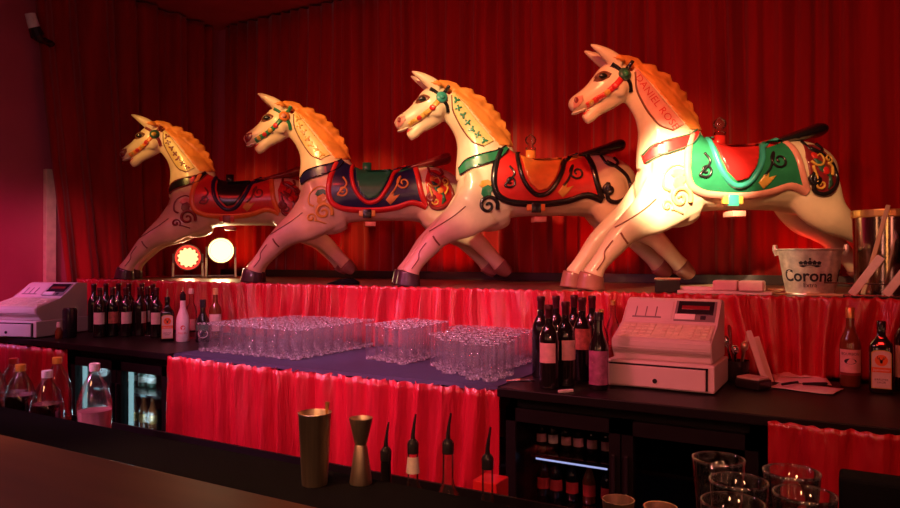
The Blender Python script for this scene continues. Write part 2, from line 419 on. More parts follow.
HLG = [(604, 192, 27, .07, -.075), (611, 209, 23, .072, -.09), (621, 221, 17, .065, -.10), (635, 230, 12, .055, -.10), (648, 237, 10, .047, -.10), (657, 246, 9, .042, -.10), (668, 258, 8, .04, -.10), (674, 265, 9, .044, -.10)]
def leg(st, far=False, dx=0):
    return [(a+dx*min(1, max(0, k-1)/3), b, c, d, -e if far else e) for k, (a, b, c, d, e) in enumerate(st)]
def body_mesh():
    bm = bmesh.new()
    parts = [
        [(456.5, 187, 10, .05, 0), (461, 188, 22, .10, 0), (471, 190, 34, .135, 0), (487, 190, 41, .152, 0), (505, 185, 35.5, .155, 0), (525, 187, 28.5, .155, 0), (550, 187, 28, .155, 0), (575, 185.5, 30, .16, 0), (592, 185, 32.5, .165, 0), (608, 187, 32, .155, 0), (620, 190, 27, .12, 0), (627.5, 194, 16, .07, 0)],
        [(446, 98, 14, .058, 0), (456, 107, 17, .062, 0), (466, 117, 19, .07, 0), (474, 128, 21.5, .08, 0), (480.5, 141, 25.5, .095, 0), (485, 156, 30, .115, 0), (488, 174, 33, .13, 0)],
        [(448, 97, 14, .055, 0), (440, 101, 17.5, .073, 0), (432, 105, 18, .077, 0), (424, 109.5, 14.5, .066, 0), (415, 114.5, 10.5, .052, 0), (406, 119, 8.2, .047, 0), (399.5, 122.5, 7, .043, 0), (395.3, 124.5, 4, .028, 0)],
        [(436, 113, 10, .05, 0), (427, 120, 8.5, .045, 0), (419, 126.5, 6.2, .036, 0), (413, 132.3, 5.8, .032, 0), (408.3, 136, 4.3, .024, 0)],
        leg(FL), leg(FL, True, -3), leg(HLG), leg(HLG, True, -9),
        [(425, 101, 2, .012, -.05), (421.5, 99, 3.2, .016, -.055), (416, 101.5, 2, .012, -.045)],
        [(425, 101, 2, .012, .05), (421.5, 99, 3.2, .016, .055), (416, 101.5, 2, .012, .045)],
    ]
    for s in (-1, 1):
        parts.append([(438, 90, 6.5, .03, s*.042), (431, 84, 6.2, .03, s*.05), (424, 79.5, 5, .026, s*.056), (417, 75.3, 3.2, .018, s*.058), (410.5, 71.8, 1, .006, s*.056)])
        parts.append([(443, 108, 4, .02, s*.05), (437, 110, 8, .03, s*.058), (430, 113, 4, .02, s*.05)])      # cheek
        parts.append([(468, 172, 6, .03, s*.10), (474, 190, 14, .04, s*.115), (466, 210, 9, .04, s*.115)])        # shoulder
        parts.append([(596, 172, 8, .03, s*.12), (604, 190, 16, .045, s*.125), (612, 212, 10, .04, s*.12)])       # thigh
        parts.append([(400.5, 117.5, 1.5, .01, s*.034), (398.5, 120, 3.2, .012, s*.036), (399.5, 123.5, 1.5, .01, s*.034)])  # nostril flare
    for p in parts: absorb(bm, loft(p))
    return remeshed(bm, .0085, 5)
BODY = body_mesh()
BVH = BVHTree.FromPolygons([v.co for v in BODY.vertices], [list(p.vertices) for p in BODY.polygons])
def surf(p, off):
    """point on the near flank straight behind (x, z), lifted by off"""
    h, n, i, d = BVH.ray_cast(Vector((p[0], -1, p[2] if len(p) > 2 else p[1])), Vector((0, 1, 0)))
    if h is None:
        h, n, i, d = BVH.find_nearest(Vector((p[0], -.12, p[2])))
        h = Vector((p[0], h.y, p[2])); n = Vector((0, -1, 0))
    n = (n+Vector((0, -1.2, 0))).normalized()
    return h+n*off
def as2(poly): return [(q.x, q.z) for q in (HL(*p) for p in poly)]
def dense(P, step=.012, closed=True):
    out = []; n = len(P)
    for i in range(n if closed else n-1):
        a, b = Vector(P[i]), Vector(P[(i+1) % n]); k = max(1, int((b-a).length/step))
        out += [tuple(a+(b-a)*j/k) for j in range(k)]
    if not closed: out.append(tuple(P[-1]))
    return out
def tri2(P, grid):
    P = dense(P, grid); n = len(P); xs = [p[0] for p in P]; zs = [p[1] for p in P]
    V = [Vector(p) for p in P]; x = min(xs)+grid*.37
    while x < max(xs):
        z = min(zs)+grid*.41
        while z < max(zs): V.append(Vector((x, z))); z += grid
        x += grid
    v, e, f, *_ = geometry.delaunay_2d_cdt(V, [(i, (i+1) % n) for i in range(n)], [list(range(n))], 1, 1e-5)
    return v, f
def decal(poly, off, grid=.014, px=True):
    v, f = tri2(as2(poly) if px else poly, grid); bm = bmesh.new()
    vs = [bm.verts.new(surf((q[0], 0, q[1]), off)) for q in v]
    for t in f:
        try: bm.faces.new([vs[i] for i in t])
        except ValueError: pass
    for w in [w for w in bm.verts if not w.link_faces]: bm.verts.remove(w)
    bmesh.ops.recalc_face_normals(bm, faces=bm.faces[:])
    ed = [e for e in bm.edges if e.is_boundary]
    r = bmesh.ops.extrude_edge_only(bm, edges=ed)
    for w in r['geom']:
        if isinstance(w, bmesh.types.BMVert): w.co.y += off+.012
    return fin(bm)
def fin(bm, smooth=True):
    bmesh.ops.recalc_face_normals(bm, faces=bm.faces[:]); me = bpy.data.meshes.new('part'); bm.to_mesh(me); bm.free()
    if smooth:
        for p in me.polygons: p.use_smooth = True
    return me
def ribbon(line, w0, off, w1=None, sub=5):
    """flat painted band following a px polyline (raised moulding)"""
    pts = [Vector((q.x, q.z)) for q in (HL(*p) for p in cr(line, sub))]; n = len(pts); bm = bmesh.new(); prev = None
    for i, p in enumerate(pts):
        t = (pts[min(n-1, i+1)]-pts[max(0, i-1)]).normalized(); nn = Vector((-t.y, t.x))
        w = (w0+((w1 if w1 is not None else w0)-w0)*i/(n-1))*PXM
        row = [bm.verts.new(surf((p.x+nn.x*w*k, 0, p.y+nn.y*w*k), off*(1-.55*(2*k)**4)-(.012 if abs(k) == .5 else 0)*0)) for k in (-.5, -.25, 0, .25, .5)]
        lo = [bm.verts.new(row[0].co+Vector((0, off+.01, 0))), bm.verts.new(row[-1].co+Vector((0, off+.01, 0)))]
        row = [lo[0]]+row+[lo[1]]
        if prev:
            for a in range(6): bm.faces.new((prev[a], prev[a+1], row[a+1], row[a]))
        prev = row
    return fin(bm)
def scroll(line, r0, r1, off=.004, sub=5):
    P = [surf(HL(*p), off) for p in cr(line, sub)]; n = len(P)
    return fin(tube(P, [(r0+(r1-r0)*i/(n-1))*PXM for i in range(n)], 8))
def spiral(cx, cy, r, turns=1.4, a0=0, k=.25, tail=()):
    n = 16; pts = []
    for i in range(n+1):
        u = i/n; a = R(a0)+turns*6.283*u; rr = r*(k+(1-k)*u); pts.append((cx+rr*math.cos(a), cy+rr*math.sin(a)))
    return pts+list(tail)
def disc(cx, cy, r, off, dome=.6, seg=20):
    c = HL(cx, cy); rr = r*PXM; bm = bmesh.new(); rings = []
    base = surf(c, 0).y
    for fr, h in ((1.0, -.02), (1.0, off*.5), (.85, off), (.5, off*1.15), (.12, off*1.2)):
        rings.append([bm.verts.new((c.x+rr*fr*math.cos(6.2832*k/seg), surf((c.x+rr*fr*math.cos(6.2832*k/seg), 0, c.z+rr*fr*math.sin(6.2832*k/seg)), 0).y-h, c.z+rr*fr*math.sin(6.2832*k/seg))) for k in range(seg)])
    for A, B in zip(rings, rings[1:]):
        for i in range(seg): bm.faces.new((A[i], A[(i+1) % seg], B[(i+1) % seg], B[i]))
    bm.faces.new(rings[-1]); return fin(bm)
def blob(p, r, sc=(1, 1, 1)):
    bm = bmesh.new(); bmesh.ops.create_uvsphere(bm, u_segments=14, v_segments=10, radius=r)
    for v in bm.verts: v.co = Vector(p)+Vector((v.co.x*sc[0], v.co.y*sc[1], v.co.z*sc[2]))
    return fin(bm)
# mane: one carved slab, thick near the neck, with strand ridges and a ragged crest
MANE = [(428, 84), (436, 80.5), (440, 78.8), (448, 79.5), (456, 82), (460, 86.5), (466, 86.5), (472, 88.3), (474, 93), (480, 94), (485, 96.5), (486.5, 102), (492, 103.5), (494, 109), (499.5, 112), (500, 118), (505, 121), (506, 128), (510, 133), (510.5, 139), (513, 144.5), (506, 148), (496, 147), (492, 142), (484, 132), (476, 121), (466, 108), (457, 97.5), (452, 92.5), (444, 88), (436, 88)]
def mane_mesh():
    v, f = tri2(as2(MANE), .0085); bm = bmesh.new(); A = []; B = []
    o, e = HL(450, 88), HL(508, 146); ax = Vector((e.x-o.x, e.z-o.z)).normalized(); nx = Vector((-ax.y, ax.x))
    P2 = [Vector(p) for p in dense(as2(MANE), .006)]
    for q in v:
        w = Vector((q[0]-o.x, q[1]-o.z)); s, u = w.dot(ax), w.dot(nx)
        edge = min((Vector(q)-p).length for p in P2)
        h = BVH.ray_cast(Vector((q[0], -1, q[1])), Vector((0, 1, 0)))[0]
        th = max((-h.y+.010) if h else 0, .020+min(edge, .05)*.55)
        th += .006*math.sin(38*(s*.55-u*1.0)+6*noise.noise(Vector((s*5, u*5, 1))))*min(1, edge/.02)
        if edge < .004: th = min(th, .055)-.006
        A.append(bm.verts.new((q[0], -th, q[1]))); B.append(bm.verts.new((q[0], th, q[1])))
    for t in f:
        bm.faces.new([A[i] for i in t]); bm.faces.new([B[i] for i in reversed(t)])
    bm.edges.ensure_lookup_table()
    mp = {a: b for a, b in zip(A, B)}
    for ed in [x for x in bm.edges if x.is_boundary and x.verts[0] in mp and x.verts[1] in mp]:
        a, b = ed.verts
        try: bm.faces.new((a, b, mp[b], mp[a]))
        except ValueError: pass
    for w in [w for w in bm.verts if not w.link_faces]: bm.verts.remove(w)
    return fin(bm)
BLK = [(501.3, 147.5), (497, 153), (493.3, 162), (490.3, 174), (490, 187), (494.2, 196.7), (504.9, 202), (522.7, 203.8), (542.2, 203.8), (561.8, 201.1), (579.6, 196), (594.7, 201.1), (588.5, 185.1), (585.5, 168), (583.1, 155.5), (570, 154), (556, 160), (524, 160), (512, 153)]
UL = [(515, 153), (514, 162), (516, 176), (521.5, 187.5), (531, 195.5), (542, 193.5), (550, 184), (556, 173), (561, 162), (573, 155.5)]
SAD = [(517, 157), (518.5, 161), (519.5, 172), (524, 184), (532, 191.5), (541, 189.5), (549, 179), (554, 168), (558.5, 161), (556, 158.5), (540, 159.5), (524, 159.5)]
BORD = [(498, 150), (493.3, 162), (490.3, 174), (490, 187), (494.2, 196.7), (504.9, 202), (522.7, 203.8), (542.2, 203.8), (561.8, 201.1), (579.6, 196), (594.7, 201.1)]
BORD2 = [(594, 200), (588.5, 185.1), (585.5, 168), (583.1, 156)]
STRAP = [(458, 168), (464, 161), (474, 157), (494, 152), (502.5, 146.5), (506, 150), (497, 160), (484, 165), (469, 169.5), (459, 175)]
BANN = [(450.5, 94), (453.5, 93.5), (462, 104.5), (471, 116.5), (480, 128), (491, 142), (481, 147.5), (471, 143), (464, 134), (457.5, 123), (451.5, 110)]
def seat_mesh():
    """saddle bridging the back"""
    st = [(505, 156, 6, .06, 0), (512, 162, 7, .09, 0), (524, 167, 8, .108, 0), (545, 167, 8, .108, 0), (560, 164, 7, .10, 0), (572, 159, 6, .085, 0), (580, 156, 4, .07, 0)]
    return fin(loft(st))
def cantle_mesh():
    bm = loft([(566, 158, 2, .06, 0), (580, 155, 3.4, .085, 0), (594, 151.5, 4.6, .09, 0), (608, 147.5, 5.6, .09, 0), (617, 144.8, 6.4, .09, 0), (621, 143.6, 5.5, .08, 0), (622.5, 143.2, 2.5, .05, 0)])
    return fin(bm)
def grounded(bm):
    for v in bm.verts: v.co.z = max(v.co.z, .0005)
    return fin(bm)
def hoof_f(far=False, dx=0):
    s = 1 if far else -1
    return grounded(loft([(408+dx, 270.6, 10.0, .052, s*.125), (407.6+dx, 272.5, 10.6, .056, s*.125), (407+dx, 279, 11.4, .06, s*.125), (406.7+dx, 283.6, 12.2, .064, s*.125), (406.6+dx, 284, 11.8, .06, s*.125)], sub=2))
def hoof_h(far=False, dx=0):
    s = 1 if far else -1
    return fin(loft([(673+dx, 264.5, 9.6, .046, s*.10), (677+dx, 268.3, 9, .047, s*.10), (682+dx, 272.5, 7.2, .045, s*.10), (684+dx, 274.3, 5.2, .04, s*.10)], sub=2))
def banner_text():
    a, b = HL(455, 104), HL(480.5, 141.5); ax = (b-a).normalized(); nn = Vector((ax.z, 0, -ax.x)); nn = -nn if nn.z < 0 else nn
    mid = (a+b)/2
    return fin(text_bm('DANIEL ROSE', .054, lambda u, v: surf(mid+ax*u+nn*v, .0085), space=1.05), False)
G = {}
G['body_parts'] = [   # name, mesh, parent, colour key per horse (A far left ... D near)
    ('mane', mane_mesh(), None, 'mane'), ('saddle_blanket', decal(BLK, .008), None, 'blanket'),
    ('blanket_border', ribbon(BORD, 6.2, .016), 'saddle_blanket', 'trim'), ('blanket_band', ribbon(BORD2, 6.2, .016), 'saddle_blanket', 'band'),
    ('saddle', seat_mesh(), None, 'saddle'), ('saddle_flap', decal(SAD, .022), 'saddle', 'saddle'), ('flap_border', ribbon(UL, 4.6, .026), 'saddle', 'uborder'),
    ('blanket_scroll', scroll(spiral(505, 183, 6, 1.3, 40, .2, [(509, 176), (505, 168)]), .9, 1.1, .012), 'saddle_blanket', 'bscroll'),
    ('blanket_scroll', scroll(spiral(570, 174.5, 7.5, 1.35, 120, .2, [(561, 181), (556, 187)]), 1.0, 1.1, .012), 'saddle_blanket', 'bscroll'),
    ('blanket_leaf', decal([(551, 193), (556, 186), (560, 183), (559, 189), (566, 187), (561, 193), (556, 198)], .013), 'saddle_blanket', 'leaf'),
    ('chest_strap', decal(STRAP, .012), None, 'strap'), ('strap_edge', ribbon([(458, 168), (464, 160.5), (474, 156.5), (494, 151.5), (503, 146.5)], 1.6, .017), 'chest_strap', 'strapedge'),
    ('strap_edge', ribbon([(459.5, 174.5), (469, 169.3), (484, 164.6), (497, 159), (505.5, 149.5)], 1.6, .017), 'chest_strap', 'strapedge'),
    ('neck_banner', decal(BANN, .007, .010), None, 'banner'), ('banner_edge', ribbon([(450.5, 96), (451.5, 110), (457.5, 123), (464, 134), (471, 143), (481, 147.5)], 1.4, .011), 'neck_banner', 'banedge'),
    ('cantle', cantle_mesh(), None, 'cantle'),
    ('cheek_strap', ribbon([(438, 101), (431, 109), (423, 115.5), (414, 121), (408, 124.5)], 5.0, .009), None, 'cheek'),
    ('brow_strap', ribbon([(440, 97), (445, 91), (448, 87)], 3.6, .008), None, 'bridle'), ('brow_strap', ribbon([(440, 97), (434, 92.5), (429, 89.5)], 3.4, .008), None, 'bridle'),
    ('throat_strap', ribbon([(441, 100), (445.5, 106), (447, 113)], 3.8, .008), None, 'bridle'),
    ('rosette', disc(440.5, 98.2, 5.8, .018), None, 'rosette'), ('rosette_centre', disc(440.5, 98.2, 3.0, .028), 'rosette', 'roscen'),
    ('hoof', hoof_f(), None, 'hoof'), ('hoof', hoof_f(True, -3), None, 'hoof'), ('hoof', hoof_h(), None, 'hhoof'), ('hoof', hoof_h(True, -9), None, 'hhoof'),
    ('eye_shadow', decal([(414.5, 103), (417, 99), (421, 96.4), (426, 96.2), (429, 98), (427, 101), (422, 103.2), (417, 104)], .003, .008), None, 'lid'), ('eye', blob(surf(HL(421.3, 99.8), .001), .018, (1.3, .6, .85)), None, 'eye'), ('eyelid', ribbon([(416.5, 101), (419, 97.4), (424, 96.2), (428, 98.5)], 2.0, .010), None, 'lid'),
    ('nostril', blob(surf(HL(398.6, 119.8), .001), .014, (.85, .5, 1.15)), None, 'nost'),
    ('cheek_flower', disc(431, 109, 2.9, .018), 'cheek_strap', 'cf1'), ('cheek_flower', disc(425, 114, 2.7, .017), 'cheek_strap', 'cf2'), ('cheek_flower', disc(418.5, 118.3, 2.6, .016), 'cheek_strap', 'cf1'), ('cheek_flower', disc(412, 122, 2.4, .015), 'cheek_strap', 'cf2'),
    ('teeth', fin(loft([(407.5, 126.6, 1.1, .03, 0), (401.5, 129.2, 1.3, .032, 0), (397.5, 130, 1, .02, 0)])), None, 'tooth'),
    ('tongue', fin(loft([(421, 121.5, 2.2, .026, 0), (412, 127.6, 1.8, .024, 0), (407, 131, 1.2, .016, 0)])), None, 'tongue'),
    ('girth_buckle', fin(bx(-.055, .055, -.012, .014, -.03, .03, bev=.004, mtx=Matrix.Translation(surf(HL(531, 205.5), .012)))), None, 'buckle'),
    ('buckle_plate', fin(bx(-.028, .028, -.010, .010, -.034, .026, bev=.003, mtx=Matrix.Translation(surf(HL(531, 206), .024)))), 'girth_buckle', 'bplate'),
    ('footrest', fin(bx(-.035, .035, -.06, .05, -.014, .016, bev=.003, mtx=Matrix.Translation(HL(534.5, 219.5)+Vector((0, -.10, 0))))), None, 'footrest'),
    ('shoulder_scroll', scroll(spiral(484, 206, 10, 1.5, 200, .12), 1.2, 2.2, .003), None, 'sscroll'),
    ('shoulder_leaf', decal([(481, 200), (477, 195), (478, 189), (484, 186), (489, 190), (486.5, 194), (488, 199)], .008), None, 'sleaf'),
    ('shoulder_flower', decal([(475, 187), (478, 182), (484, 181), (488, 184), (486, 188), (480, 190)], .007), None, 'sflower'),
    ('rump_scroll', scroll(spiral(600, 191, 5, .9, -60, .25, [(599, 199), (606, 203), (615, 199.5), (622.5, 190), (620, 178), (610, 169), (600, 163)]), 3.0, 1.9, .004), None, 'rscroll'),
    ('rump_scroll', scroll([(597, 156.5), (599, 164), (606, 167.5), (612, 164), (610, 158.5)], 1.4, 1.6, .004), None, 'rscroll'),
    ('muzzle_shade', decal([(396.5, 121.5), (400, 116.5), (404.5, 115.5), (405, 120), (401.5, 125), (397.5, 127)], .0035, .008), None, 'muzzle'),
    ('knee_groove', ribbon([(430.5, 235.5), (433, 240), (437, 244.5)], 1.6, .006), None, 'line'),
    ('leg_groove', ribbon([(424, 242), (417.5, 251), (416.5, 258), (410, 267)], 1.0, .005), None, 'line'),
    ('leg_groove', ribbon([(462, 207), (451, 216), (438, 224.5), (427, 231)], 1.0, .005), None, 'line'),
    ('pole_socket', fin(loft([(530.5, 162, 5, .018, 0), (530.5, 149, 5, .018, 0)], sub=1)), None, 'pole'),
]
G['medallion'] = [
    ('rump_medallion', decal([(596, 160), (606, 159.5), (616, 168), (622, 178), (623, 190), (617, 199), (608, 203), (600, 199), (595, 188), (593, 172)], .007), None, 'medal'),
]
G['extra'] = [
    ('rump_curl', scroll(spiral(614, 172.5, 4.2, 1.2, 30, .2, [(617, 180), (614, 187)]), .8, 1.3, .011), None, 'rcurl'), ('rump_curl', scroll(spiral(604, 195, 4.4, 1.25, 150, .2, [(600, 188), (597.5, 179)]), .8, 1.3, .011), None, 'rcurl'),
    ('rump_curl', scroll([(596.5, 175), (601, 178.5), (606, 178), (609, 173.5), (606.5, 169), (602.5, 170.5)], 1.3, .7, .011), None, 'rcurl'),
    ('shoulder_curl', scroll(spiral(471, 213, 5.5, 1.2, -40, .15, [(478, 216), (487, 219)]), 1.5, .8, .003), None, 'sscroll'),
    ('shoulder_curl', scroll([(489, 181), (482, 178), (474, 181), (469, 188), (469, 197), (474, 200)], .7, 1.3, .003), None, 'sscroll'),
    ('rump_leaf', decal([(599, 172), (606, 176), (612, 184), (615, 194), (610, 199), (611, 188), (603, 183)], .013), None, 'rleaf'),
    ('rump_flower', disc(609, 183, 4.0, .014), None, 'rflower'), ('rump_flower', disc(601, 170, 3.4, .014), None, 'rflower'),
]
G['knob'] = [('pole_knob', fin(lathe([(.012, 0), (.03, .004), (.032, .016), (.014, .022), (.012, .03), (.03, .045), (.036, .062), (.03, .08), (.012, .092), (.004, .1)], 16, bm=None)), None, 'knob')]
_k = HL(530.5, 149)
for v in G['knob'][0][1].vertices: v.co += _k
G['text'] = [('banner_lettering', banner_text(), 'neck_banner', 'blet')]
def curls():
    out = []
    for i, (cx, cy) in enumerate([(455, 101), (457, 109), (461.5, 116), (466, 123.5), (470, 130.5), (475.5, 136), (481.5, 142)]):
        n = 12; k = 3+i % 2
        out.append(('banner_flower' if i % 2 else 'banner_leaf', decal([(cx+(2.7+1.5*math.cos(k*a*6.283/n+i))*math.cos(a*6.283/n), cy+(2.7+1.5*math.cos(k*a*6.283/n+i))*math.sin(a*6.283/n)) for a in range(n)], .010, .008), 'neck_banner', 'curl' if i % 2 else 'curl2'))
    return out
G['curls'] = curls()
for _n, _m, _p, _k in [q for v in G.values() for q in v]:
    if not _m.materials: _m.materials.append(None)
if not BODY.materials: BODY.materials.append(None)
base = dict(mane='mane', banner='hyel', banedge='hbrown', tooth='tooth', tongue='hred', eye='hblack', lid='hbrown', nost='hmaroon', line='hbrown', hhoof='hoofr', hoof='hoof', footrest='hpink', blet='hred',
            curl='hred', curl2='hgreen', muzzle='hpink', sleaf='hgreen', sflower='hgold', leaf='hgold', cheek='hred', bplate='hblack', knob='glass', pole='horange', cf1='hred', cf2='hgold', rcurl='hgold')
HORSES = [
    (130, 5.46, 280.4, dict(blanket='hred', trim='horange', band='horange', saddle='hblack', uborder='hnavy', bscroll='hmaroon', strap='hblack', strapedge='hmaroon', cantle='hmaroon', bridle='hmaroon', rosette='hdkgreen', roscen='hgold', buckle='hred', bplate='hmaroon', sscroll='hmaroon', sleaf='hmaroon', sflower='hpink', rscroll='hmaroon', rleaf='hmaroon', rflower='hred', pole='hblack', curl='hmaroon', curl2='hmaroon', medal='hred', rcurl='hmaroon', muzzle='hmaroon', banner='hyel', cheek='horange'),
     'cream carousel horse farthest along shelf, with black saddle and orange-bordered red blanket', ('medallion', 'extra', 'curls')),
    (255, 4.77, 283.7, dict(blanket='hnavy', trim='hred', band='hred', saddle='hgreen', uborder='hred', bscroll='hgold', strap='hnavy', strapedge='hblack', cantle='hmaroon', bridle='hgreen', rosette='horange', roscen='hpink', buckle='hgold', sscroll='hgold', sleaf='hgold', sflower='hgreen', rscroll='hmaroon', rleaf='hdkgreen', rflower='horange', pole='hgreen', curl='hgold', curl2='hgold', muzzle='hmaroon', cheek='hgreen', medal='hred'),
     'cream carousel horse with green saddle and red-bordered navy blanket', ('medallion', 'extra', 'curls')),
    (407, 4.21, 284.6, dict(blanket='hred', trim='hblack', band='hblack', saddle='horange', uborder='hblack', bscroll='hblack', strap='hgreen', strapedge='hblack', cantle='hblack', bridle='hblack', rosette='hteal', roscen='hteal', buckle='horange', sscroll='hblack', rscroll='hblack', cheek='hgold', curl='hgreen', curl2='hgreen'),
     'cream carousel horse with orange saddle and black-bordered red blanket', ('curls', 'knob')),
    (583, 3.69, 289, dict(blanket='hgreen', trim='hpink', band='hpink', saddle='hred', uborder='hteal', bscroll='hblack', strap='hred', strapedge='hdkgreen', cantle='hblack', bridle='hblack', rosette='hdkgreen', roscen='hgreen', buckle='hgold', bplate='hteal', sscroll='hyel', sleaf='hyel', sflower='hyel', rscroll='hblack', rleaf='hdkgreen', rflower='hred', cheek='hred', banner='hpink', medal='hmaroon', muzzle='hpink', hoof='hoofr', pole='hred'),
     'largest cream carousel horse with red saddle and green blanket, name lettered on neck', ('medallion', 'extra', 'text', 'knob')),
]
def horse(px, d, py, colours, label, extras):
    p = UD(px, py, d)
    t = thing('carousel_horse', label, 'carousel horse', (p.x, p.y, SZ+.001), R(36), 'carousel horses on the shelf')
    K = dict(base); K.update(colours); made = {}
    def put(name, me, par, key):
        o = bpy.data.objects.new(name, me); COL.objects.link(o); o.parent = par
        o.material_slots[0].link = 'OBJECT'; o.material_slots[0].material = M[key]; return o
    b = put('body', BODY, t, 'cream')
    for g in ('body_parts',)+extras:
        for name, me, par, key in G[g]:
            o = put(name, me, made.get(par, t) if par else t, K[key]); made.setdefault(name, o)
for h in HORSES: horse(*h)

# ------------------------------------------------------------------ glassware
def glass_mesh(r0, r1, h, wall=.0028, base=.010, seg=20):
    """wall faces use slot 0; the thick foot and the fire-polished rim, whitened as painted highlights, slot 1"""
    f = lambda z: r0+(r1-r0)*z/h
    bm = lathe([(r0*.9, 0), (r0, .003), (f(base*1.3), base*1.3), (f(h*.5), h*.5), (f(h-.005), h-.005), (r1+.0004, h-.001), (r1-wall*.5, h), (r1-wall, h-.001), (f(h*.5)-wall, h*.5), (r0-wall, base), (.002, base-.002)], seg)
    for fc in bm.faces:
        z = fc.calc_center_median().z
        fc.material_index = 1 if (z < base*1.05 or z > h-.0045) else 0
    return bm
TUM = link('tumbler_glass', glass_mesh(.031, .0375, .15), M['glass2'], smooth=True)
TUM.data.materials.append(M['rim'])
def many(proto, pts, label, cat, group, jit=.0015):
    for i, p in enumerate(pts):
        o = proto if (i == 0 and not proto.get('used')) else proto.copy()
        if o is not proto: COL.objects.link(o)
        proto['used'] = True
        o.location = (p[0]+random.uniform(-jit, jit), p[1]+random.uniform(-jit, jit), p[2]); o.rotation_euler = (0, 0, random.uniform(0, 6.28))
        tag(o, label, cat, group)
many(TUM, [(-3.02+.0805*i, 2.60+.0805*j, CZ+.002) for i in range(9) for j in range(9) if not (i < 1 and j > 5)],
     'clear tumbler in the wide block of glasses beside spirit bottles', 'glass', 'tumblers beside the spirit bottles')
poly = [Vector(p) for p in ((-1.27, 2.52), (-1.40, 2.52), (-1.70, 2.72), (-1.77, 3.2), (-1.30, 3.2))]
def inside(x, y):
    r = False; n = len(poly)
    for i in range(n):
        a, b = poly[i], poly[(i+1) % n]
        if (a.y > y) != (b.y > y) and x < (b.x-a.x)*(y-a.y)/(b.y-a.y)+a.x: r = not r
    return r
many(TUM, [(-1.28-.0785*i, 2.54+.0785*j, CZ+.002) for i in range(8) for j in range(9) if inside(-1.28-.0785*i, 2.54+.0785*j)],
     'clear tumbler in the packed cluster of glasses nearest wine bottles', 'glass', 'tumblers nearest the wine bottles')
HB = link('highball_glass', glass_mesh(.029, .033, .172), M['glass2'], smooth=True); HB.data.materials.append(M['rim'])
many(HB, [(-2.06+.074*i, 2.80-.02*i+.074*j, CZ+.002) for i in range(4) for j in range(6)],
     'tall clear highball glass in the middle block on navy cloth', 'glass', 'highball glasses on the navy cloth')
# pint glasses on a tray
t = UZ(775, 480, 1.02)
tag(link('glass_tray', bx(-.36, .06, .92, 1.385, UZc, UZc+.065, bev=.006), M['rubber']), 'black tray under the pint glasses on the work station', 'tray')
PG = glass_mesh(.032, .0445, .152, .0032, .014, 32)
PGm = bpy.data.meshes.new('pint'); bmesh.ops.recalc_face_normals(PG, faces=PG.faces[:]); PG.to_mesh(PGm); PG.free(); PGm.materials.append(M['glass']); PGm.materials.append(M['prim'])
for p in PGm.polygons: p.use_smooth = True
for (px, py), lab in zip([(718, 456), (738, 478), (732, 499), (791, 469), (804, 491)],
        ['empty pint glass standing farthest back on black tray, by dark fridge', 'empty pint glass in the middle of the row of three on tray', 'empty pint glass frontmost in the row of three on tray',
         'empty pint glass rear of the pair standing before red skirt', 'empty pint glass front of the pair standing before red skirt']):
    p = UZ(px, py, 1.02); o = bpy.data.objects.new('pint_glass', PGm); COL.objects.link(o); o.location = (p.x, p.y, UZc+.066); tag(o, lab, 'glass', 'pint glasses on the tray')

# ------------------------------------------------------------------ bottles
def face_cam(p): return math.atan2(-p[1], -p[0])
WB = [(.034, 0), (.0375, .004), (.0375, .185), (.036, .205), (.026, .228), (.0155, .245), (.0145, .30), (.0165, .302), (.0165, .315), (.014, .318)]
def smoothlathe(name, prof, mat, par, seg=22, sq=2): return link(name, lathe(prof, seg, sq), mat, par, smooth=True)
def autosm(o):
    m = o.modifiers.new('e', 'EDGE_SPLIT'); m.split_angle = R(40); return o
def wine(p, label, lab=None, turn=0, h=1.0, group='dark wine bottles', lz=(.085, .16), span=.95, caps='foil'):
    t = thing('wine_bottle', label, 'bottle', p, face_cam(p)+turn, group)
    autosm(smoothlathe('glass_body', [(r, z*h) for r, z in WB], M['winebottle'], t))
    autosm(smoothlathe('foil_capsule', [(.0152, .268*h), (.0155, .30*h), (.0172, .302*h), (.0172, .316*h), (.0145, .3195*h)], M[caps], t))
    if lab: link('paper_label', cyl_patch(.0379, -span, span, lz[0]*h, lz[1]*h), M[lab], t, smooth=True)
    return t
def pt(px, py, z=CZ): p = UZ(px, py, z); return (p.x, p.y, z+.001)
GW = 'dark wine bottles beside the lavender-lit register'
def ptY(px, Y): q = UY(px, 300, Y); return (q.x, Y, CZ+.001)
for px, Y, l, tn, lb in [(100, 2.72, 'paperb', -.2, 'dark wine bottle with wide cream label, beside the lavender-lit register'),
        (112.5, 2.80, 'redl', .3, 'dark wine bottle with narrow red label, second out from register'),
        (126, 2.83, 'paperb', .2, 'dark wine bottle with grey-pink label, third out from lavender-lit register'),
        (140, 2.90, 'paperb', 1.2, 'dark wine bottle whose label is turned almost edge-on, fourth from register'),
        (147.5, 2.98, 'paperb', 1.0, 'dark wine bottle showing a thin strip of label, fifth from register'),
        (156.5, 2.90, 'paperb', 0, 'dark wine bottle with pale label, end of row beside stag-emblem bottle')]:
    wine(ptY(px, Y), lb, l, tn, .98, GW)
for px, Y in ((94, 2.90), (106, 2.97), (118.5, 3.02), (129, 3.04), (142, 3.11), (153, 3.06)):
    wine(ptY(px, Y), 'dark unlabelled wine bottle in the back row behind the labelled bottles', None, 0, 1.02, GW)
GR = 'dark wine bottles beside the salmon-lit register'
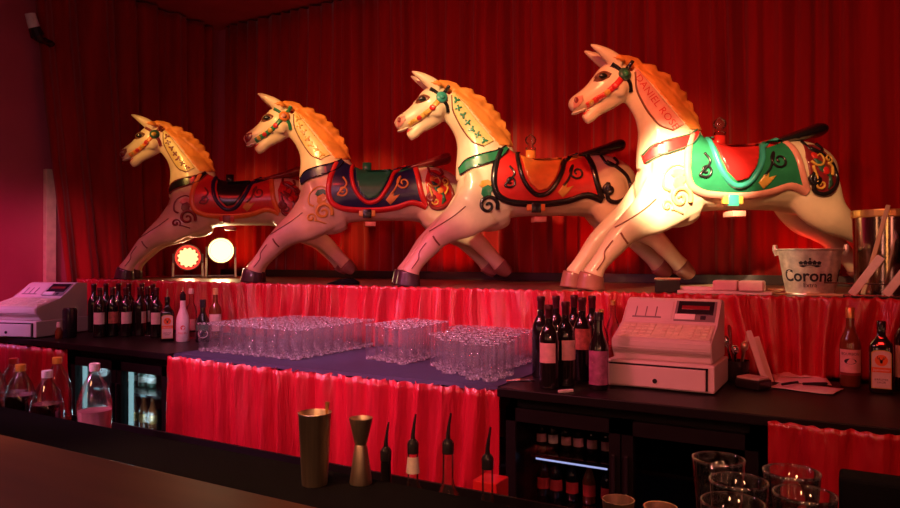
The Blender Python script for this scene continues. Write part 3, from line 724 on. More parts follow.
for px, py, l, tn, lb, hh in [(549, 388, 'pinkl', -.25, 'dark wine bottle with plain pink label, front of group beside salmon-lit register', 1.0),
        (565.5, 385.5, 'pinkl', .55, 'dark wine bottle with half-hidden pink label, second in front row', 1.03),
        (582, 380, 'redl', .1, 'dark wine bottle with red and blue label, beside purple fruit bottle', 1.06),
        (541, 377, 'purpl', 1.1, 'dark wine bottle with label turned sideways, nearest the tumblers', 1.06)]:
    wine(pt(px, py), lb, l, tn, hh, GR, (.10, .175) if l == 'pinkl' else (.12, .2))
for px, py in ((556, 373), (574, 371), (592, 373)):
    wine(pt(px, py), 'dark unlabelled wine bottle behind the pink-labelled bottles', None, 0, 1.05, GR)
# purple fruit bottle
def generic(name, label, p, prof, glassmat, turn=0, cap=None, capmat=None, liquid=None, liqmat=None, labels=(), sq=2, group=None, seg=24):
    t = thing(name, label, 'bottle', p, face_cam(p)+turn, group)
    b = autosm(smoothlathe('glass_body', prof, M[glassmat], t, seg, sq))
    if cap: autosm(smoothlathe('cap', cap, M[capmat], t, 18))
    if liquid: autosm(smoothlathe('liquid', liquid, M[liqmat], t, seg, sq))
    for (r, a, z0, z1, m) in labels: link('paper_label', cyl_patch(r, -a, a, z0, z1), M[m], t, smooth=True)
    return t
t = generic('fruit_drink_bottle', 'stout bottle with purple fruit label and black neck wrap beside salmon-lit register', pt(598.5, 389), [(.034, 0), (.037, .005), (.037, .15), (.034, .17), (.022, .2), (.016, .225), (.0155, .27)], 'winebottle', -.1,
            [(.0185, .262), (.0185, .29), (.016, .293)], 'dark', labels=[(.0376, 1.2, .02, .148, 'purpl')])
def cylmap(r, zc): return lambda u, v: Vector((r*math.cos(u/r), r*math.sin(u/r), zc+v))
link('label_flash', text_bm('/', .10, lambda u, v: Vector((.0382*math.cos((u+v*.4)/.0382), .0382*math.sin((u+v*.4)/.0382), .115+v*.35))), M['hyel'], t)
# clear bottles between
for px, py, h, lb in ((613, 365, .30, 'slim clear glass bottle with orange neck behind purple fruit bottle'), (601, 371, .27, 'shorter clear glass bottle behind the purple fruit bottle')):
    generic('clear_bottle', lb, pt(px, py), [(.03, 0), (.033, .004), (.033, h*.55), (.025, h*.66), (.012, h*.76), (.012, h*.95)], 'glass', 0, [(.0135, h*.93), (.0135, h), (.011, h+.002)], 'gold', [(.030, .006), (.031, h*.3)], 'redliq')
# square stag-emblem bottles
def stag_bottle(p, label, s=1.0):
    t = thing('herbal_liqueur_bottle', label, 'bottle', p, face_cam(p))
    prof = [(.037, 0), (.040, .006), (.040, .165), (.036, .18), (.022, .198), (.0145, .212), (.0138, .245)]
    autosm(smoothlathe('glass_body', [(r*s, z*s) for r, z in prof], M['winebottle'], t, 32, 5))
    autosm(smoothlathe('cap', [(.0155*s, .232*s), (.0155*s, .262*s), (.013*s, .265*s)], M['dark'], t, 18))
    X = .0408*s
    def arch(w, z0, z1, x): 
        pts = [(-w, z0), (w, z0), (w, z1-.012*s)]+[(w*math.cos(R(a)), z1-.012*s+.012*s*math.sin(R(a))) for a in range(15, 180, 15)]+[(-w, z1-.012*s)]
        return prism([(y, z) for y, z in pts], 'x', x-.001, x)
    L = link('paper_label', arch(.032*s, .018*s, .160*s, X), M['gold'], t)
    link('label_field', arch(.029*s, .021*s, .157*s, X+.0008), M['paperb'], L)
    bm = bmesh.new(); bmesh.ops.create_cone(bm, cap_ends=True, segments=28, radius1=.021*s, radius2=.021*s, depth=.001)
    bm.transform(Matrix.Translation((X+.0014, 0, .122*s)) @ Matrix.Rotation(R(90), 4, 'Y')); link('emblem_roundel', bm, M['orange'], L)
    # stag head with antlers
    bm = bmesh.new(); x = X+.0026
    tube([(x, 0, .112*s), (x, 0, .124*s)], [.0035*s, .0055*s], 6, bm)
    for q in (-1, 1):
        tube([(x, q*.003*s, .125*s), (x, q*.011*s, .129*s), (x, q*.012*s, .137*s)], .0012*s, 5, bm); tube([(x, q*.006*s, .127*s), (x, q*.006*s, .134*s)], .001*s, 5, bm)
    link('emblem_stag', bm, M['ink'], L)
    link('label_band', bx(X, X+.0022, -.0315*s, .0315*s, .078*s, .096*s, bev=0), M['orange'], L)
    link('label_lettering', text_bm('Jägermeister', .0105*s, lambda u, v: Vector((X+.0028, u, .087*s+v))), M['white'], L)
    link('label_text', text_bm('KRÄUTER\nLIKÖR', .010*s, lambda u, v: Vector((X+.0016, u, .046*s+v))), M['ink'], L)
    return t
stag_bottle(pt(167.5, 341), 'dark square liqueur bottle with stag roundel label beside white coconut bottle')
stag_bottle(pt(881, 392), 'dark square liqueur bottle with stag roundel label beside bourbon bottle', 1.0)
link('pourer', tube([(0, 0, .262), (0, 0, .285), (.004, 0, .315)], [.007, .005, .003]), M['steel'], [o for o in bpy.data.objects if o.name == 'herbal_liqueur_bottle'][0])
# white coconut rum bottle
t = generic('coconut_rum_bottle', 'white coated rum bottle with red emblem and black pourer', pt(183, 341.5), [(.034, 0), (.038, .005), (.038, .12), (.034, .15), (.022, .185), (.0165, .20), (.0155, .25)], 'malibu', 0, [(.017, .245), (.018, .28), (.012, .287), (.006, .30)], 'dark')
link('pourer_spout', tube([(0, 0, .295), (.002, 0, .325)], [.005, .003]), M['steel'], t)
bm = bmesh.new(); cyl = cylmap(.0385, .085)
vs = [bm.verts.new(cyl(.014*math.cos(a*6.283/20), .014*math.sin(a*6.283/20))) for a in range(20)]; bm.faces.new(vs)
link('sun_emblem', bm, M['redcap'], t)
link('emblem_palm', text_bm('Y', .03, cylmap(.0391, .078)), M['malibu'], t)
link('label_lettering', text_bm('MALIBU', .017, cylmap(.0385, .052)), M['redcap'], t)
generic('gin_bottle', 'tall clear spirit bottle with cream stopper behind white rum bottle', pt(191.5, 338), [(.03, 0), (.033, .004), (.033, .17), (.028, .195), (.0145, .215), (.0135, .285)], 'glass', 0, [(.0165, .275), (.0165, .305), (.014, .308)], 'paperb', labels=[(.0335, .8, .05, .12, 'pinkl')])
t = generic('cream_liqueur_bottle', 'squat dark bottle with white oval label between rum and whisky', pt(203, 342), [(.038, 0), (.042, .006), (.042, .10), (.036, .135), (.02, .165), (.016, .18), (.0155, .22)], 'winebottle', 0, [(.018, .205), (.018, .25), (.015, .253)], 'dark', labels=[(.0424, 1.1, .07, .105, 'hdkgreen')])
bm = bmesh.new(); f = cylmap(.0427, .052); bm.faces.new([bm.verts.new(f(.030*math.cos(a*6.283/24), .024*math.sin(a*6.283/24))) for a in range(24)]); link('oval_label', bm, M['whitecap'], t)
bm = bmesh.new(); f = cylmap(.0431, .048); bm.faces.new([bm.verts.new(f(.021*math.cos(a*6.283/24), .014*math.sin(a*6.283/24))) for a in range(24)]); link('oval_field', bm, M['hnavy'], t)
generic('whisky_bottle', 'whisky bottle with large cream label beside the block of tumblers', pt(215.5, 338), [(.035, 0), (.038, .005), (.038, .165), (.034, .19), (.018, .215), (.0145, .23), (.0145, .285)], 'brown', 0, [(.0165, .27), (.0165, .308), (.013, .311)], 'hyel', labels=[(.0385, 1.15, .045, .15, 'paperb')])
# bourbon at the far end
t = generic('bourbon_bottle', 'amber bourbon bottle with cream label beside square stag bottle', pt(850, 386), [(.034, 0), (.038, .005), (.038, .16), (.033, .185), (.02, .215), (.015, .235), (.0145, .28)], 'brown', 0, [(.0165, .265), (.0165, .303), (.014, .306)], 'gold', labels=[(.0385, 1.15, .045, .145, 'pinkl')], seg=32)
bm = bmesh.new(); f = cylmap(.0392, .10); bm.faces.new([bm.verts.new(f(.022*math.cos(a*6.283/24), .011*math.sin(a*6.283/24))) for a in range(24)]); link('label_medallion', bm, M['ink'], t)
link('label_lettering', text_bm('BOURBON', .014, cylmap(.0393, .128)), M['ink'], t)
link('label_band', cyl_patch(.0389, -1.1, 1.1, .045, .056), M['hmaroon'], t)
p = pt(905, 390); generic('white_label_bottle', 'bottle with white label cut off by the picture edge beside stag bottle', p, [(r, z) for r, z in WB], 'winebottle', .2, labels=[(.038, 1.2, .05, .17, 'paperb')])

# bottles with pourers in the rail
def rail_bottle(px, py, s, glassmat, label, lab=None, liq=None, neck=.10):
    q = UY(px, py, 1.62); tip = q.z; h = tip-.601; p = (q.x, 1.62, .601); B = h-.085
    prof = [(.034, 0), (.038, .005), (.038, B-.165), (.033, B-.14), (.019, B-.11), (.0148, B-.09), (.0142, B)]
    t = generic('spirit_bottle', label, p, prof, glassmat, 0, None, None, [(.033, .006), (.035, B-.18)] if liq else None, liq, group='pourer bottles in the bottle rail')
    if lab: link('neck_label', cyl_patch((.0190, .0155), -2.2, 2.2, B-.075, B-.03), M[lab], t, smooth=True)
    autosm(smoothlathe('pourer_collar', [(.0155, B-.022), (.0158, B+.004), (.0135, B+.010), (.0085, B+.016)], M['dark'], t, 16))
    link('pourer_spout', tube([(0, 0, B+.012), (0, 0, B+.03), (.0, .003, B+.055), (-.002, .008, B+.085)], [.0065, .0055, .004, .0025], 8), M['dark'], t)
rail_bottle(386, 422, 1, 'winebottle', 'dark spirit bottle with pourer, beside the steel jigger')
rail_bottle(413, 414, 1, 'glass', 'clear spirit bottle with cream neck label and pourer', 'paperb', 'brown')
rail_bottle(448, 413, 1, 'glass', 'clear spirit bottle of red liquor with black pourer', None, 'redliq')
rail_bottle(487.5, 427, 1, 'glass', 'clear spirit bottle with pourer at the skirt end, nearest black fridge', None, 'brown')

# soda bottles in the rail
def soda(px, py, Y, label, capmat, liq, fill, wd=1.0):
    q = UY(px, py, Y); h = q.z-.602; p = (q.x, Y, .602); k = wd
    prof = [(.045*k, 0), (.058*k, .012), (.060*k, .06), (.057*k, h*.38), (.060*k, h*.50), (.058*k, h*.60), (.042*k, h*.76), (.020*k, h*.88), (.0145, h*.92), (.0145, h*.95)]
    t = thing('soda_bottle', label, 'bottle', p, face_cam(p), 'soda bottles in the bottle rail')
    autosm(smoothlathe('plastic_body', prof, M['pet'], t, 28))
    autosm(smoothlathe('screw_cap', [(.0185, h*.915), (.0195, h*.92), (.0195, h*.995), (.017, h)], M[capmat], t, 20))
    zl = h*fill; lp = [(r-.003, max(.004, z)) for r, z in prof if z < zl]; r1, z1 = [(r, z) for r, z in prof if z >= zl][0]; r0, z0 = lp[-1]
    lp.append((r0+(r1-.003-r0)*(zl-z0)/(z1-z0+1e-6), zl)); autosm(smoothlathe('liquid', lp, M[liq], t, 28))
soda(95, 363, 1.66, 'plastic bottle of pale pink drink with white cap before the lit fridge', 'whitecap', 'pinkliq', .50, 1.05)
soda(47.5, 370, 1.56, 'plastic cola bottle with white cap, in front of its neighbours', 'whitecap', 'cola', .62)
soda(57.5, 357, 1.80, 'nearly empty plastic bottle with yellow cap, behind white-capped cola', 'yellow', 'redliq', .2)
soda(21, 364, 1.62, 'plastic cola bottle with yellow cap in front of red-capped bottle', 'yellow', 'cola', .62)
soda(14, 358, 1.79, 'plastic bottle with red cap standing behind yellow-capped cola', 'redcap', 'redliq', .5)
soda(-7, 359, 1.66, 'plastic bottle cut off by the picture edge beside red-capped bottle', 'grey', 'cola', .45)

# shaker tin, jigger, measure cups
q = UZ(315, 484, UZc)
t = thing('shaker_tin', 'tall brushed steel shaker tin standing on the black work station', 'shaker', (q.x, q.y, UZc+.001))
autosm(smoothlathe('tin', [(.031, 0), (.032, .004), (.041, .178), (.0425, .18), (.041, .181), (.0395, .178), (.031, .012), (.002, .010)], M['steel'], t, 36))
tag(link('bar_spoon', W(tube([(q.x+.0, q.y+.01, UZc+.016), (q.x+.018, q.y+.022, UZc+.17), (q.x+.021, q.y+.025, UZc+.205)], [.002, .002, .006]), bpy.data.objects.new('x', None)), M['gold']), 'small gold spoon handle leaning out of the shaker tin', 'spoon')
q = UZ(361, 483, UZc)
t = thing('jigger', 'large double-ended steel jigger standing beside the shaker tin', 'jigger', (q.x, q.y, UZc+.001))
autosm(smoothlathe('lower_cup', [(.028, 0), (.0285, .003), (.016, .094), (.0145, .098)], M['steel'], t, 30))
autosm(smoothlathe('upper_cup', [(.0145, .098), (.016, .102), (.029, .16), (.030, .165), (.0285, .165), (.0135, .106), (.002, .105)], M['steel'], t, 30))
for px, lb in ((618, 'small steel measuring cup in the rail below dark fridge, beside its twin'), (660, 'small steel measuring cup in the rail beside the pint glasses')):
    q = UY(px, 499, 1.62); o = autosm(smoothlathe('measuring_cup', [(.028, 0), (.029, .003), (.0365, .20), (.0375, .203), (.0355, .203), (.027, .01), (.002, .009)], M['steel'], None, 32)); o.location = (q.x, q.y, .602)
    tag(o, lb, 'measuring cup', 'steel measuring cups in the rail')
q = UY(838, 476, 1.40); tag(link('bar_caddy', bx(q.x, q.x+.5, 1.395, 1.462, UZc+.001, q.z, bev=.006), M['rubber']), 'black upright caddy on the work station in front of red skirt', 'caddy')
q = UY(507, 470, 2.36); tag(link('red_carton', bx(q.x-.06, q.x+.035, 2.20, 2.30, 0, q.z, bev=.004), M['hred']), 'plain red carton standing on floor by the black fridge', 'carton')

# ------------------------------------------------------------------ bottles inside the fridges
def mini(p, label, group, lab='pinkl', h=.17, mat='winebottle', r=.027):
    t = thing('beer_bottle', label, 'bottle', p, face_cam(p), group)
    autosm(smoothlathe('glass_body', [(r*.9, 0), (r, .004), (r, h*.5), (r*.8, h*.62), (r*.42, h*.78), (r*.4, h*.97), (r*.45, h)], M[mat], t, 14))
    link('paper_label', cyl_patch(r+.0005, -1.1, 1.1, h*.18, h*.44, 6), M[lab], t, smooth=True); return t
for i, px in enumerate((533, 553, 566, 578, 592, 606)):
    q = UY(px, 440, 2.66); q.x = max(q.x, -1.105)
    mini((q.x, 2.66, .602), 'small dark bottle with white label, second on upper shelf of dim fridge' if i == 1 else 'small dark bottle with pink label on upper shelf of dim fridge', 'upper shelf bottles in dim fridge', 'whitecap' if i == 1 else 'pinkl', .132, r=.0215)
for i, px in enumerate((537, 556, 572, 589, 607)):
    q = UY(px, 480, 2.68); q.x = max(q.x, -1.105); mini((q.x, 2.68, .402), 'small bottle with red label on lower shelf of dim fridge', 'lower shelf bottles in dim fridge', 'redcap', .17, 'winebottle' if i != 3 else 'brown')
for i, px in enumerate((133, 143, 152)):
    q = UY(px, 390, 2.72); mini((q.x, 2.72, .602), 'green bottle on the upper shelf of the lit fridge', 'upper shelf bottles in lit fridge', 'paperb', .135, 'hdkgreen')
    q = UY(px+1, 415, 2.70); mini((q.x, 2.70, .362), 'brown bottle on the lower shelf of the lit fridge', 'lower shelf bottles in lit fridge', 'gold', .19, 'brown')

# ------------------------------------------------------------------ cash registers
def register(loc, rz, label, deep=.72):
    t = thing('cash_register', label, 'cash register', loc, rz, 'cash registers'); w = .20; t.scale = (1, deep, 1)
    link('drawer_case', bx(-w, w, .012, .45, .004, .105, bev=.006), M['beige'], t)
    d = link('drawer', bx(-w+.012, w-.03, 0, .012, .010, .088, bev=.003), M['beige'], t)
    link('drawer_gap', bx(-w+.010, w-.022, .006, .0135, .088, .095, bev=0), M['dark'], t)
    link('drawer_gap', bx(w-.030, w-.022, .006, .0135, .012, .095, bev=0), M['dark'], t)
    bm = bmesh.new(); bmesh.ops.create_cone(bm, cap_ends=True, segments=18, radius1=.009, radius2=.009, depth=.006); bm.transform(Matrix.Translation((-.012, -.001, .035)) @ Matrix.Rotation(R(90), 4, 'X')); link('lock', bm, M['dark'], d)
    prof = [(.06, .106), (.05, .135), (.022, .148), (.018, .158), (.018, .186), (.03, .192), (.205, .238), (.225, .244), (.335, .328), (.36, .335), (.44, .330), (.445, .106)]
    link('housing', prism(prof, 'x', -w+.018, w-.012, bev=.005), M['beige'], t)
    # slopes: keypad and display
    def slope(y0, z0, y1, z1, x0, x1, th, mat, name, par, lift=.001, bev=.001):
        dv = Vector((0, y1-y0, z1-z0)); L = dv.length; a = math.atan2(dv.z, dv.y)
        m = Matrix.Translation((0, y0, z0)) @ Matrix.Rotation(a, 4, 'X')
        return link(name, bx(x0, x1, 0, L, lift, lift+th, bev=bev, mtx=m), mat, par)
    k = slope(.036, .194, .198, .2365, -w+.03, w-.02, .003, M['keys'], 'keypad', t)
    a = math.atan2(.0425, .162); m = Matrix.Translation((0, .036, .194)) @ Matrix.Rotation(a, 4, 'X')
    for a0, a1 in ((0, 5), (6, 9), (10, 13)):
        bm = bmesh.new(); L0, L1 = -w+.042+a0*.0255, -w+.036+a1*.0255
        box(bm, L0, L1, .012, .160, .0033, .0045, .0005, m)
        for i in range(a0, a1):
            for j in range(4): box(bm, -w+.042+i*.0255, -w+.042+i*.0255+.019, .014+j*.037, .014+j*.037+.028, .0040, .0075, .0015, m)
        link('key_block', bm, M['keys'], k)
    dsp = slope(.232, .2495, .330, .3245, .02, w-.025, .003, M['grey'], 'display_panel', t)
    slope(.262, .2725, .325, .3205, .03, w-.034, .006, M['dark'], 'display_window', dsp)
    slope(.285, .290, .302, .303, .045, w-.05, .008, M['hmaroon'], 'display_digits', dsp)
    slope(.238, .254, .262, .2725, .022, .10, .0065, M['white'], 'paper_tag', dsp)
    slope(.240, .2555, .256, .268, .12, .14, .006, M['ink'], 'key_switch', dsp)
    rc = slope(  .235, .2518, .327, .3222, -w+.03, .01, .0025, M['beige'], 'receipt_cover', t)
    for x in (-.135, -.095, -.055): slope(.245, .2595, .295, .298, x, x+.004, .005, M['grey'], 'cover_rib', rc)
    slope(.241, .2565, .247, .261, -.145, -.03, .005, M['grey'], 'receipt_slot', rc)
    return t
q0 = UZ(607, 386, CZ); q1 = UZ(713.5, 395, CZ)
register(((q0.x+q1.x)/2, min(q0.y, q1.y), CZ+.001), 0, 'cream plastic cash register in salmon light beside the dark wine bottles')
q = UZ(34, 339, CZ); a = R(17); register((q.x-.2*math.cos(a), q.y-.2*math.sin(a)+.005, CZ+.001), a, 'cream plastic cash register in lavender light by the pink wall', 1.05)
q = UZ(70, 337.5, CZ); tag(autosm(smoothlathe('card_terminal', [(.03, 0), (.034, .006), (.036, .17), (.03, .185)], M['dark'], None, 20, 4)), 'black upright card terminal standing beside the lavender-lit register', 'card terminal').location = (q.x, q.y, CZ+.001)
q = UZ(59, 339, CZ); t = generic('small_bottle', 'tiny brown bottle with cream cap beside the black card terminal', (q.x, q.y, CZ+.001), [(.02, 0), (.022, .004), (.022, .045), (.012, .065), (.011, .075)], 'brown', 0, [(.013, .072), (.012, .10), (.006, .104)], 'paperb', seg=16)
def small_post(px, py, lb):
    q = UZ(px, py, CZ); t = thing('chrome_post', lb, 'tap post', (q.x, q.y, CZ+.001))
    autosm(smoothlathe('post', [(.022, 0), (.022, .01), (.012, .02), (.012, .19)], M['chrome'], t, 16)); autosm(smoothlathe('knob', [(.012, .19), (.022, .20), (.022, .225), (.012, .232)], M['dark'], t, 16))
small_post(26, 323, 'short chrome post with dark knob behind register, farther from curtain'); small_post(39, 322.5, 'short chrome post with dark knob behind register, nearer curtain')

# ------------------------------------------------------------------ small things on the counter
q = UZ(150, 333, CZ); tag(link('flat_bottle_opener', bx(-.02, .02, -.08, .08, 0, .004, bev=.001, mtx=Matrix.Translation((q.x+.1, q.y-.12, CZ+.001)) @ Matrix.Rotation(R(-50), 4, 'Z')), M['chrome']), 'flat shiny bar blade lying by the square stag bottle', 'bottle opener')
def paper(name, px, py, w, d, rot, label, z=.001, mat='white'):
    q = UZ(px, py, CZ); bm = bmesh.new(); n = 8
    g = [[bm.verts.new(((i/n-.5)*w, (j/n-.5)*d, .004+.004*noise.noise(Vector((i*.5, j*.5, px*.1))))) for i in range(n+1)] for j in range(n+1)]
    for A, B in zip(g, g[1:]):
        for i in range(n): bm.faces.new((A[i], A[i+1], B[i+1], B[i]))
    o = link(name, bm, M[mat], smooth=True); o.location = (q.x, q.y, CZ+z); o.rotation_euler = (0, 0, R(rot)); o.modifiers.new('s', 'SOLIDIFY').thickness = .0008
    return tag(o, label, 'paper', 'loose receipts on the counter')
paper('receipt_paper', 800, 381, .20, .24, 8, 'broad crumpled white sheet lying topmost on counter before the skirt', .006)
paper('receipt_paper', 806, 389, .22, .16, -12, 'white sheet sticking out beneath the crumpled sheet towards the counter edge', .001)
paper('receipt_paper', 790, 377, .12, .16, 20, 'small folded white sheet leaning over the back of crumpled sheet', .011)
for px, py, r, lb in ((790, 383, 60, 'short black pen lying on the crumpled white sheet, rear one'), (815, 383.5, 35, 'black pen lying on the crumpled white sheet towards bourbon bottle')):
    q = UZ(px, py, CZ+.016); d = Vector((math.cos(R(r)), math.sin(R(r)), 0))*.05
    tag(link('pen', tube([q-d, q, q+d*.9, q+d], [.005, .006, .005, .002]), M['ink']), lb, 'pen')
q = UZ(753, 388, CZ); t = thing('card_reader', 'small black card reader with pale lid beside the salmon-lit register', 'card reader', (q.x, q.y, CZ+.001), R(-25))
link('base', bx(-.05, .05, -.045, .045, 0, .035, bev=.006), M['dark'], t); link('lid', bx(-.046, .046, -.04, .035, .035, .045, bev=.004), M['beige'], t)
q = UY(737, 370, 3.04); q.z = 0
t = thing('pen_pot', 'dark pot stuffed with pens and shiny openers beside salmon-lit register', 'pot', (q.x, q.y, CZ+.001))
autosm(smoothlathe('pot', [(.042, 0), (.044, .004), (.048, .085), (.046, .085), (.042, .01), (.002, .009)], M['dark'], t, 20))
for dx, dy, h, m, c, lb in [(-.034, -.022, .17, 'chrome', 'opener', 'shiny opener leaning out of dark pot towards the register'), (-.004, -.030, .135, 'chrome', 'opener', 'short shiny opener at the front of the dark pot'),
        (.026, -.018, .15, 'steel', 'opener', 'steel opener in the pot, leaning towards the paper slips'), (.03, .035, .19, 'white', 'pen', 'pale marker pen at the back of dark pot'), (-.03, .032, .21, 'hmaroon', 'pen', 'dark red marker pen at the back of dark pot')]:
    b = Vector((q.x+dx*.25, q.y+dy*.25, CZ+.014)); tip = b+Vector((dx, dy, h)); mid = b+(tip-b)*.72
    k = 2.6 if c == 'opener' else 1.3
    tag(link('bottle_opener' if c == 'opener' else 'marker_pen', tube([b, mid, mid+(tip-mid)*.35, mid+(tip-mid)*.8, tip], [.003, .005, .006*k, .006*k, .003*k], 10), M[m], smooth=True), lb, c)
for px, Y, dz, lb in ((766, 3.0, 0, 'pale long paper slip leaning above the black card reader'), (771, 3.06, .03, 'second pale paper slip behind the long leaning slip')):
    q = UY(px, 370, Y); m = Matrix.Translation((q.x, q.y, CZ+.001)) @ Matrix.Rotation(R(25), 4, 'Z') @ Matrix.Rotation(R(-15), 4, 'Y') @ Matrix.Rotation(R(-9), 4, 'X')
    tag(link('paper_slip', bx(-.011, .011, -.002, .002, .004, .22-dz, bev=.0005, mtx=m), M['white']), lb, 'paper')
q = UZ(520, 383, CZ); tag(link('wine_tool', tube([(q.x-.05, q.y-.02, CZ+.008), (q.x, q.y, CZ+.012), (q.x+.05, q.y+.03, CZ+.008)], [.004, .008, .004]), M['chrome']), 'shiny folded corkscrew lying on worktop beside the tumblers', 'corkscrew')
q = UZ(576, 381, CZ); tag(link('lighter', bx(-.03, .03, -.006, .006, 0, .01, bev=.002, mtx=Matrix.Translation((q.x+.05, q.y-.25, CZ+.001)) @ Matrix.Rotation(R(50), 4, 'Z')), M['white']), 'short white stick lying before the purple fruit bottle', 'stick')

# ------------------------------------------------------------------ on the shelf
def shelf_pt(px, Y): q = UY(px, 300, Y); return Vector((q.x, Y, SZ+.001))
q = shelf_pt(667.5, 3.44); t = thing('speaker_box', 'small black box with pale top edge on shelf above salmon-lit register', 'box', q, R(12))
link('case', bx(-.058, .058, -.05, .05, 0, .062, bev=.004), M['dark'], t); link('lid', bx(-.060, .060, -.052, .052, .062, .068, bev=.002), M['wood'], t)
q = shelf_pt(724, 3.42); tag(link('menu_card', bx(-.20, .20, -.05, .05, 0, .014, bev=.002, mtx=Matrix.Translation(q) @ Matrix.Rotation(R(4), 4, 'Z')), M['white']), 'long flat stack of white menu cards under the napkin packs', 'card stack')
q2 = shelf_pt(705, 3.46); tag(link('menu_card', bx(-.10, .10, -.04, .04, .0142, .030, bev=.002, mtx=Matrix.Translation(q2) @ Matrix.Rotation(R(-3), 4, 'Z')), M['white']), 'shorter stack of white cards lying on the long stack', 'card stack')
for px, lb in ((726, 'pale pink napkin pack on cards, nearer the black box'), (752, 'pale pink napkin pack on cards, nearer the tin bucket')):
    q = shelf_pt(px, 3.41); tag(link('napkin_pack', bx(-.052, .052, -.045, .045, .0145, .062, bev=.008, mtx=Matrix.Translation(q)), M['napk']), lb, 'napkins')
# tin bucket
q = shelf_pt(810, 3.50); t = thing('tin_bucket', 'galvanised beer bucket with crown emblem and lettering on horse shelf', 'bucket', q, face_cam(q))
r0, r1, H = .102, .134, .205
autosm(smoothlathe('pail', [(r0-.004, .0), (r0, .002), (r0, .008), (r0-.003, .012), (r1-.003, H-.008), (r1+.003, H-.004), (r1+.003, H), (r1-.004, H), (r0-.006, .014), (.003, .012)], M['galv'], t, 48))
def pailmap(zc):
    def f(u, v):
        z = zc+v; r = r0-.003+(r1-r0)*(z-.012)/(H-.02)+.0012; a = u/.118; return Vector((r*math.cos(a), r*math.sin(a), z))
    return f
link('brand_lettering', text_bm('Corona  Extra', .072, lambda u, v: pailmap(.085)(u+.088, v), offset=.0016), M['ink'], t)
link('brand_text', text_bm('Extra', .028, pailmap(.046)), M['ink'], t)
bm = bmesh.new(); f = pailmap(.138)
def face2(pts): bm.faces.new([bm.verts.new(f(u, v)) for u, v in pts])
face2([(-.045, -.008), (-.03, -.014), (0, -.016), (.03, -.014), (.045, -.008), (.03, -.004), (0, -.006), (-.03, -.004)])
for i in range(5):
    c = -.034+.017*i; face2([(c-.006, -.003), (c+.006, -.003), (c+.009, .008), (c, .018-.0012*abs(i-2)**2), (c-.009, .008)])
face2([(-.004, .018), (.004, .018), (.004, .026), (-.004, .026)])
link('crown_emblem', bm, M['ink'], t)
for s, nm in ((-1, 1), (1, 1)):
    bm = tube([(.0, s*(r1-.002), H-.03), (0, s*(r1+.006), H-.005), (0, s*(r1+.008), H+.018)], [.010, .013, .009], 10); link('handle_ear', bm, M['galv'], t)
link('bail_handle', tube([(-(r1+.012)*math.sin(R(a)), (r1+.008)*math.cos(R(a)), H+.01-.045*math.sin(R(a))) for a in range(0, 181, 10)], .0028, 6), M['chrome'], t)
q = shelf_pt(776, 3.44)
for i, (a, lb) in enumerate(((20, 'pale wooden stick lying flat by the tin bucket'), (75, 'pale wooden stick crossing the other beside tin bucket'), (140, 'short pale stick at foot of the tin bucket'))):
    d = Vector((math.cos(R(a)), math.sin(R(a)), 0))*.045; tag(link('wooden_stick', tube([q-d+Vector((0, 0, .005+.009*i)), q+d+Vector((0, 0, .005+.009*i))], .004, 6), M['wood']), lb, 'stick')
# big jar, paddle and slanted rack
q = shelf_pt(884, 3.62); t = thing('ice_jar', 'large shiny glass jar with banded rim behind the slanted rack', 'jar', q)
autosm(smoothlathe('jar_body', [(.105, 0), (.115, .01), (.118, .22), (.125, .37), (.121, .372), (.114, .22), (.11, .015), (.004, .012)], M['jarm'], t, 40))
link('rim_band', lathe([(.1262, .34), (.128, .345), (.128, .368), (.1262, .373)], 40, close=False), M['gold'], t)
q = shelf_pt(862, 3.485); m = Matrix.Translation(q+Vector((.0, 0, 0))) @ Matrix.Rotation(R(14), 4, 'Y')
tag(link('wooden_paddle', bx(-.009, .009, -.006, .006, .0, .40, bev=.003, mtx=m), M['wood']), 'thin pale wooden paddle leaning up in front of the shiny jar', 'paddle')
q = shelf_pt(868, 3.36); t = thing('slanted_rack', 'pale rack of two slanting boards joined by thin rod', 'rack', q)
for dx, L, w in ((-.06, .19, .05), (.06, .30, .06)):
    m = Matrix.Translation((dx, .0, .012)) @ Matrix.Rotation(R(34), 4, 'Y'); link('board', bx(-.016, .016, -.03, .03, 0, L, bev=.003, mtx=m), M['paperb'], t)
link('rod', tube([(-.16, -.02, .06), (.14, -.02, .056)], .003, 6), M['chrome'], t)
link('black_holder', bx(.19, .30, -.02, .10, .13, .27, bev=.03), M['dark'], t)
link('rack_foot', bx(-.09, .32, -.03, .09, 0, .012, bev=.003), M['dark'], t)
q = shelf_pt(838, 3.40); tag(link('wooden_spatula', bx(-.12, .10, -.012, .012, .0, .012, bev=.004, mtx=Matrix.Translation(q) @ Matrix.Rotation(R(6), 4, 'Z')), M['wood']), 'pale wooden spatula lying between tin bucket and slanted rack', 'spatula')
q = shelf_pt(343, 3.44); bm = bmesh.new(); bmesh.ops.create_uvsphere(bm, u_segments=18, v_segments=10, radius=1)
for v in bm.verts: v.co = Vector((q.x+.12*v.co.x*(1+.2*noise.noise(v.co*2)), q.y+.06*v.co.y, q.z+max(0, .035*v.co.z*(1+.6*v.co.x))))
tag(link('cloth_bundle', bm, M['rubber'], smooth=True), 'small black cloth bundle lying near shelf edge by green-saddled horse', 'cloth')

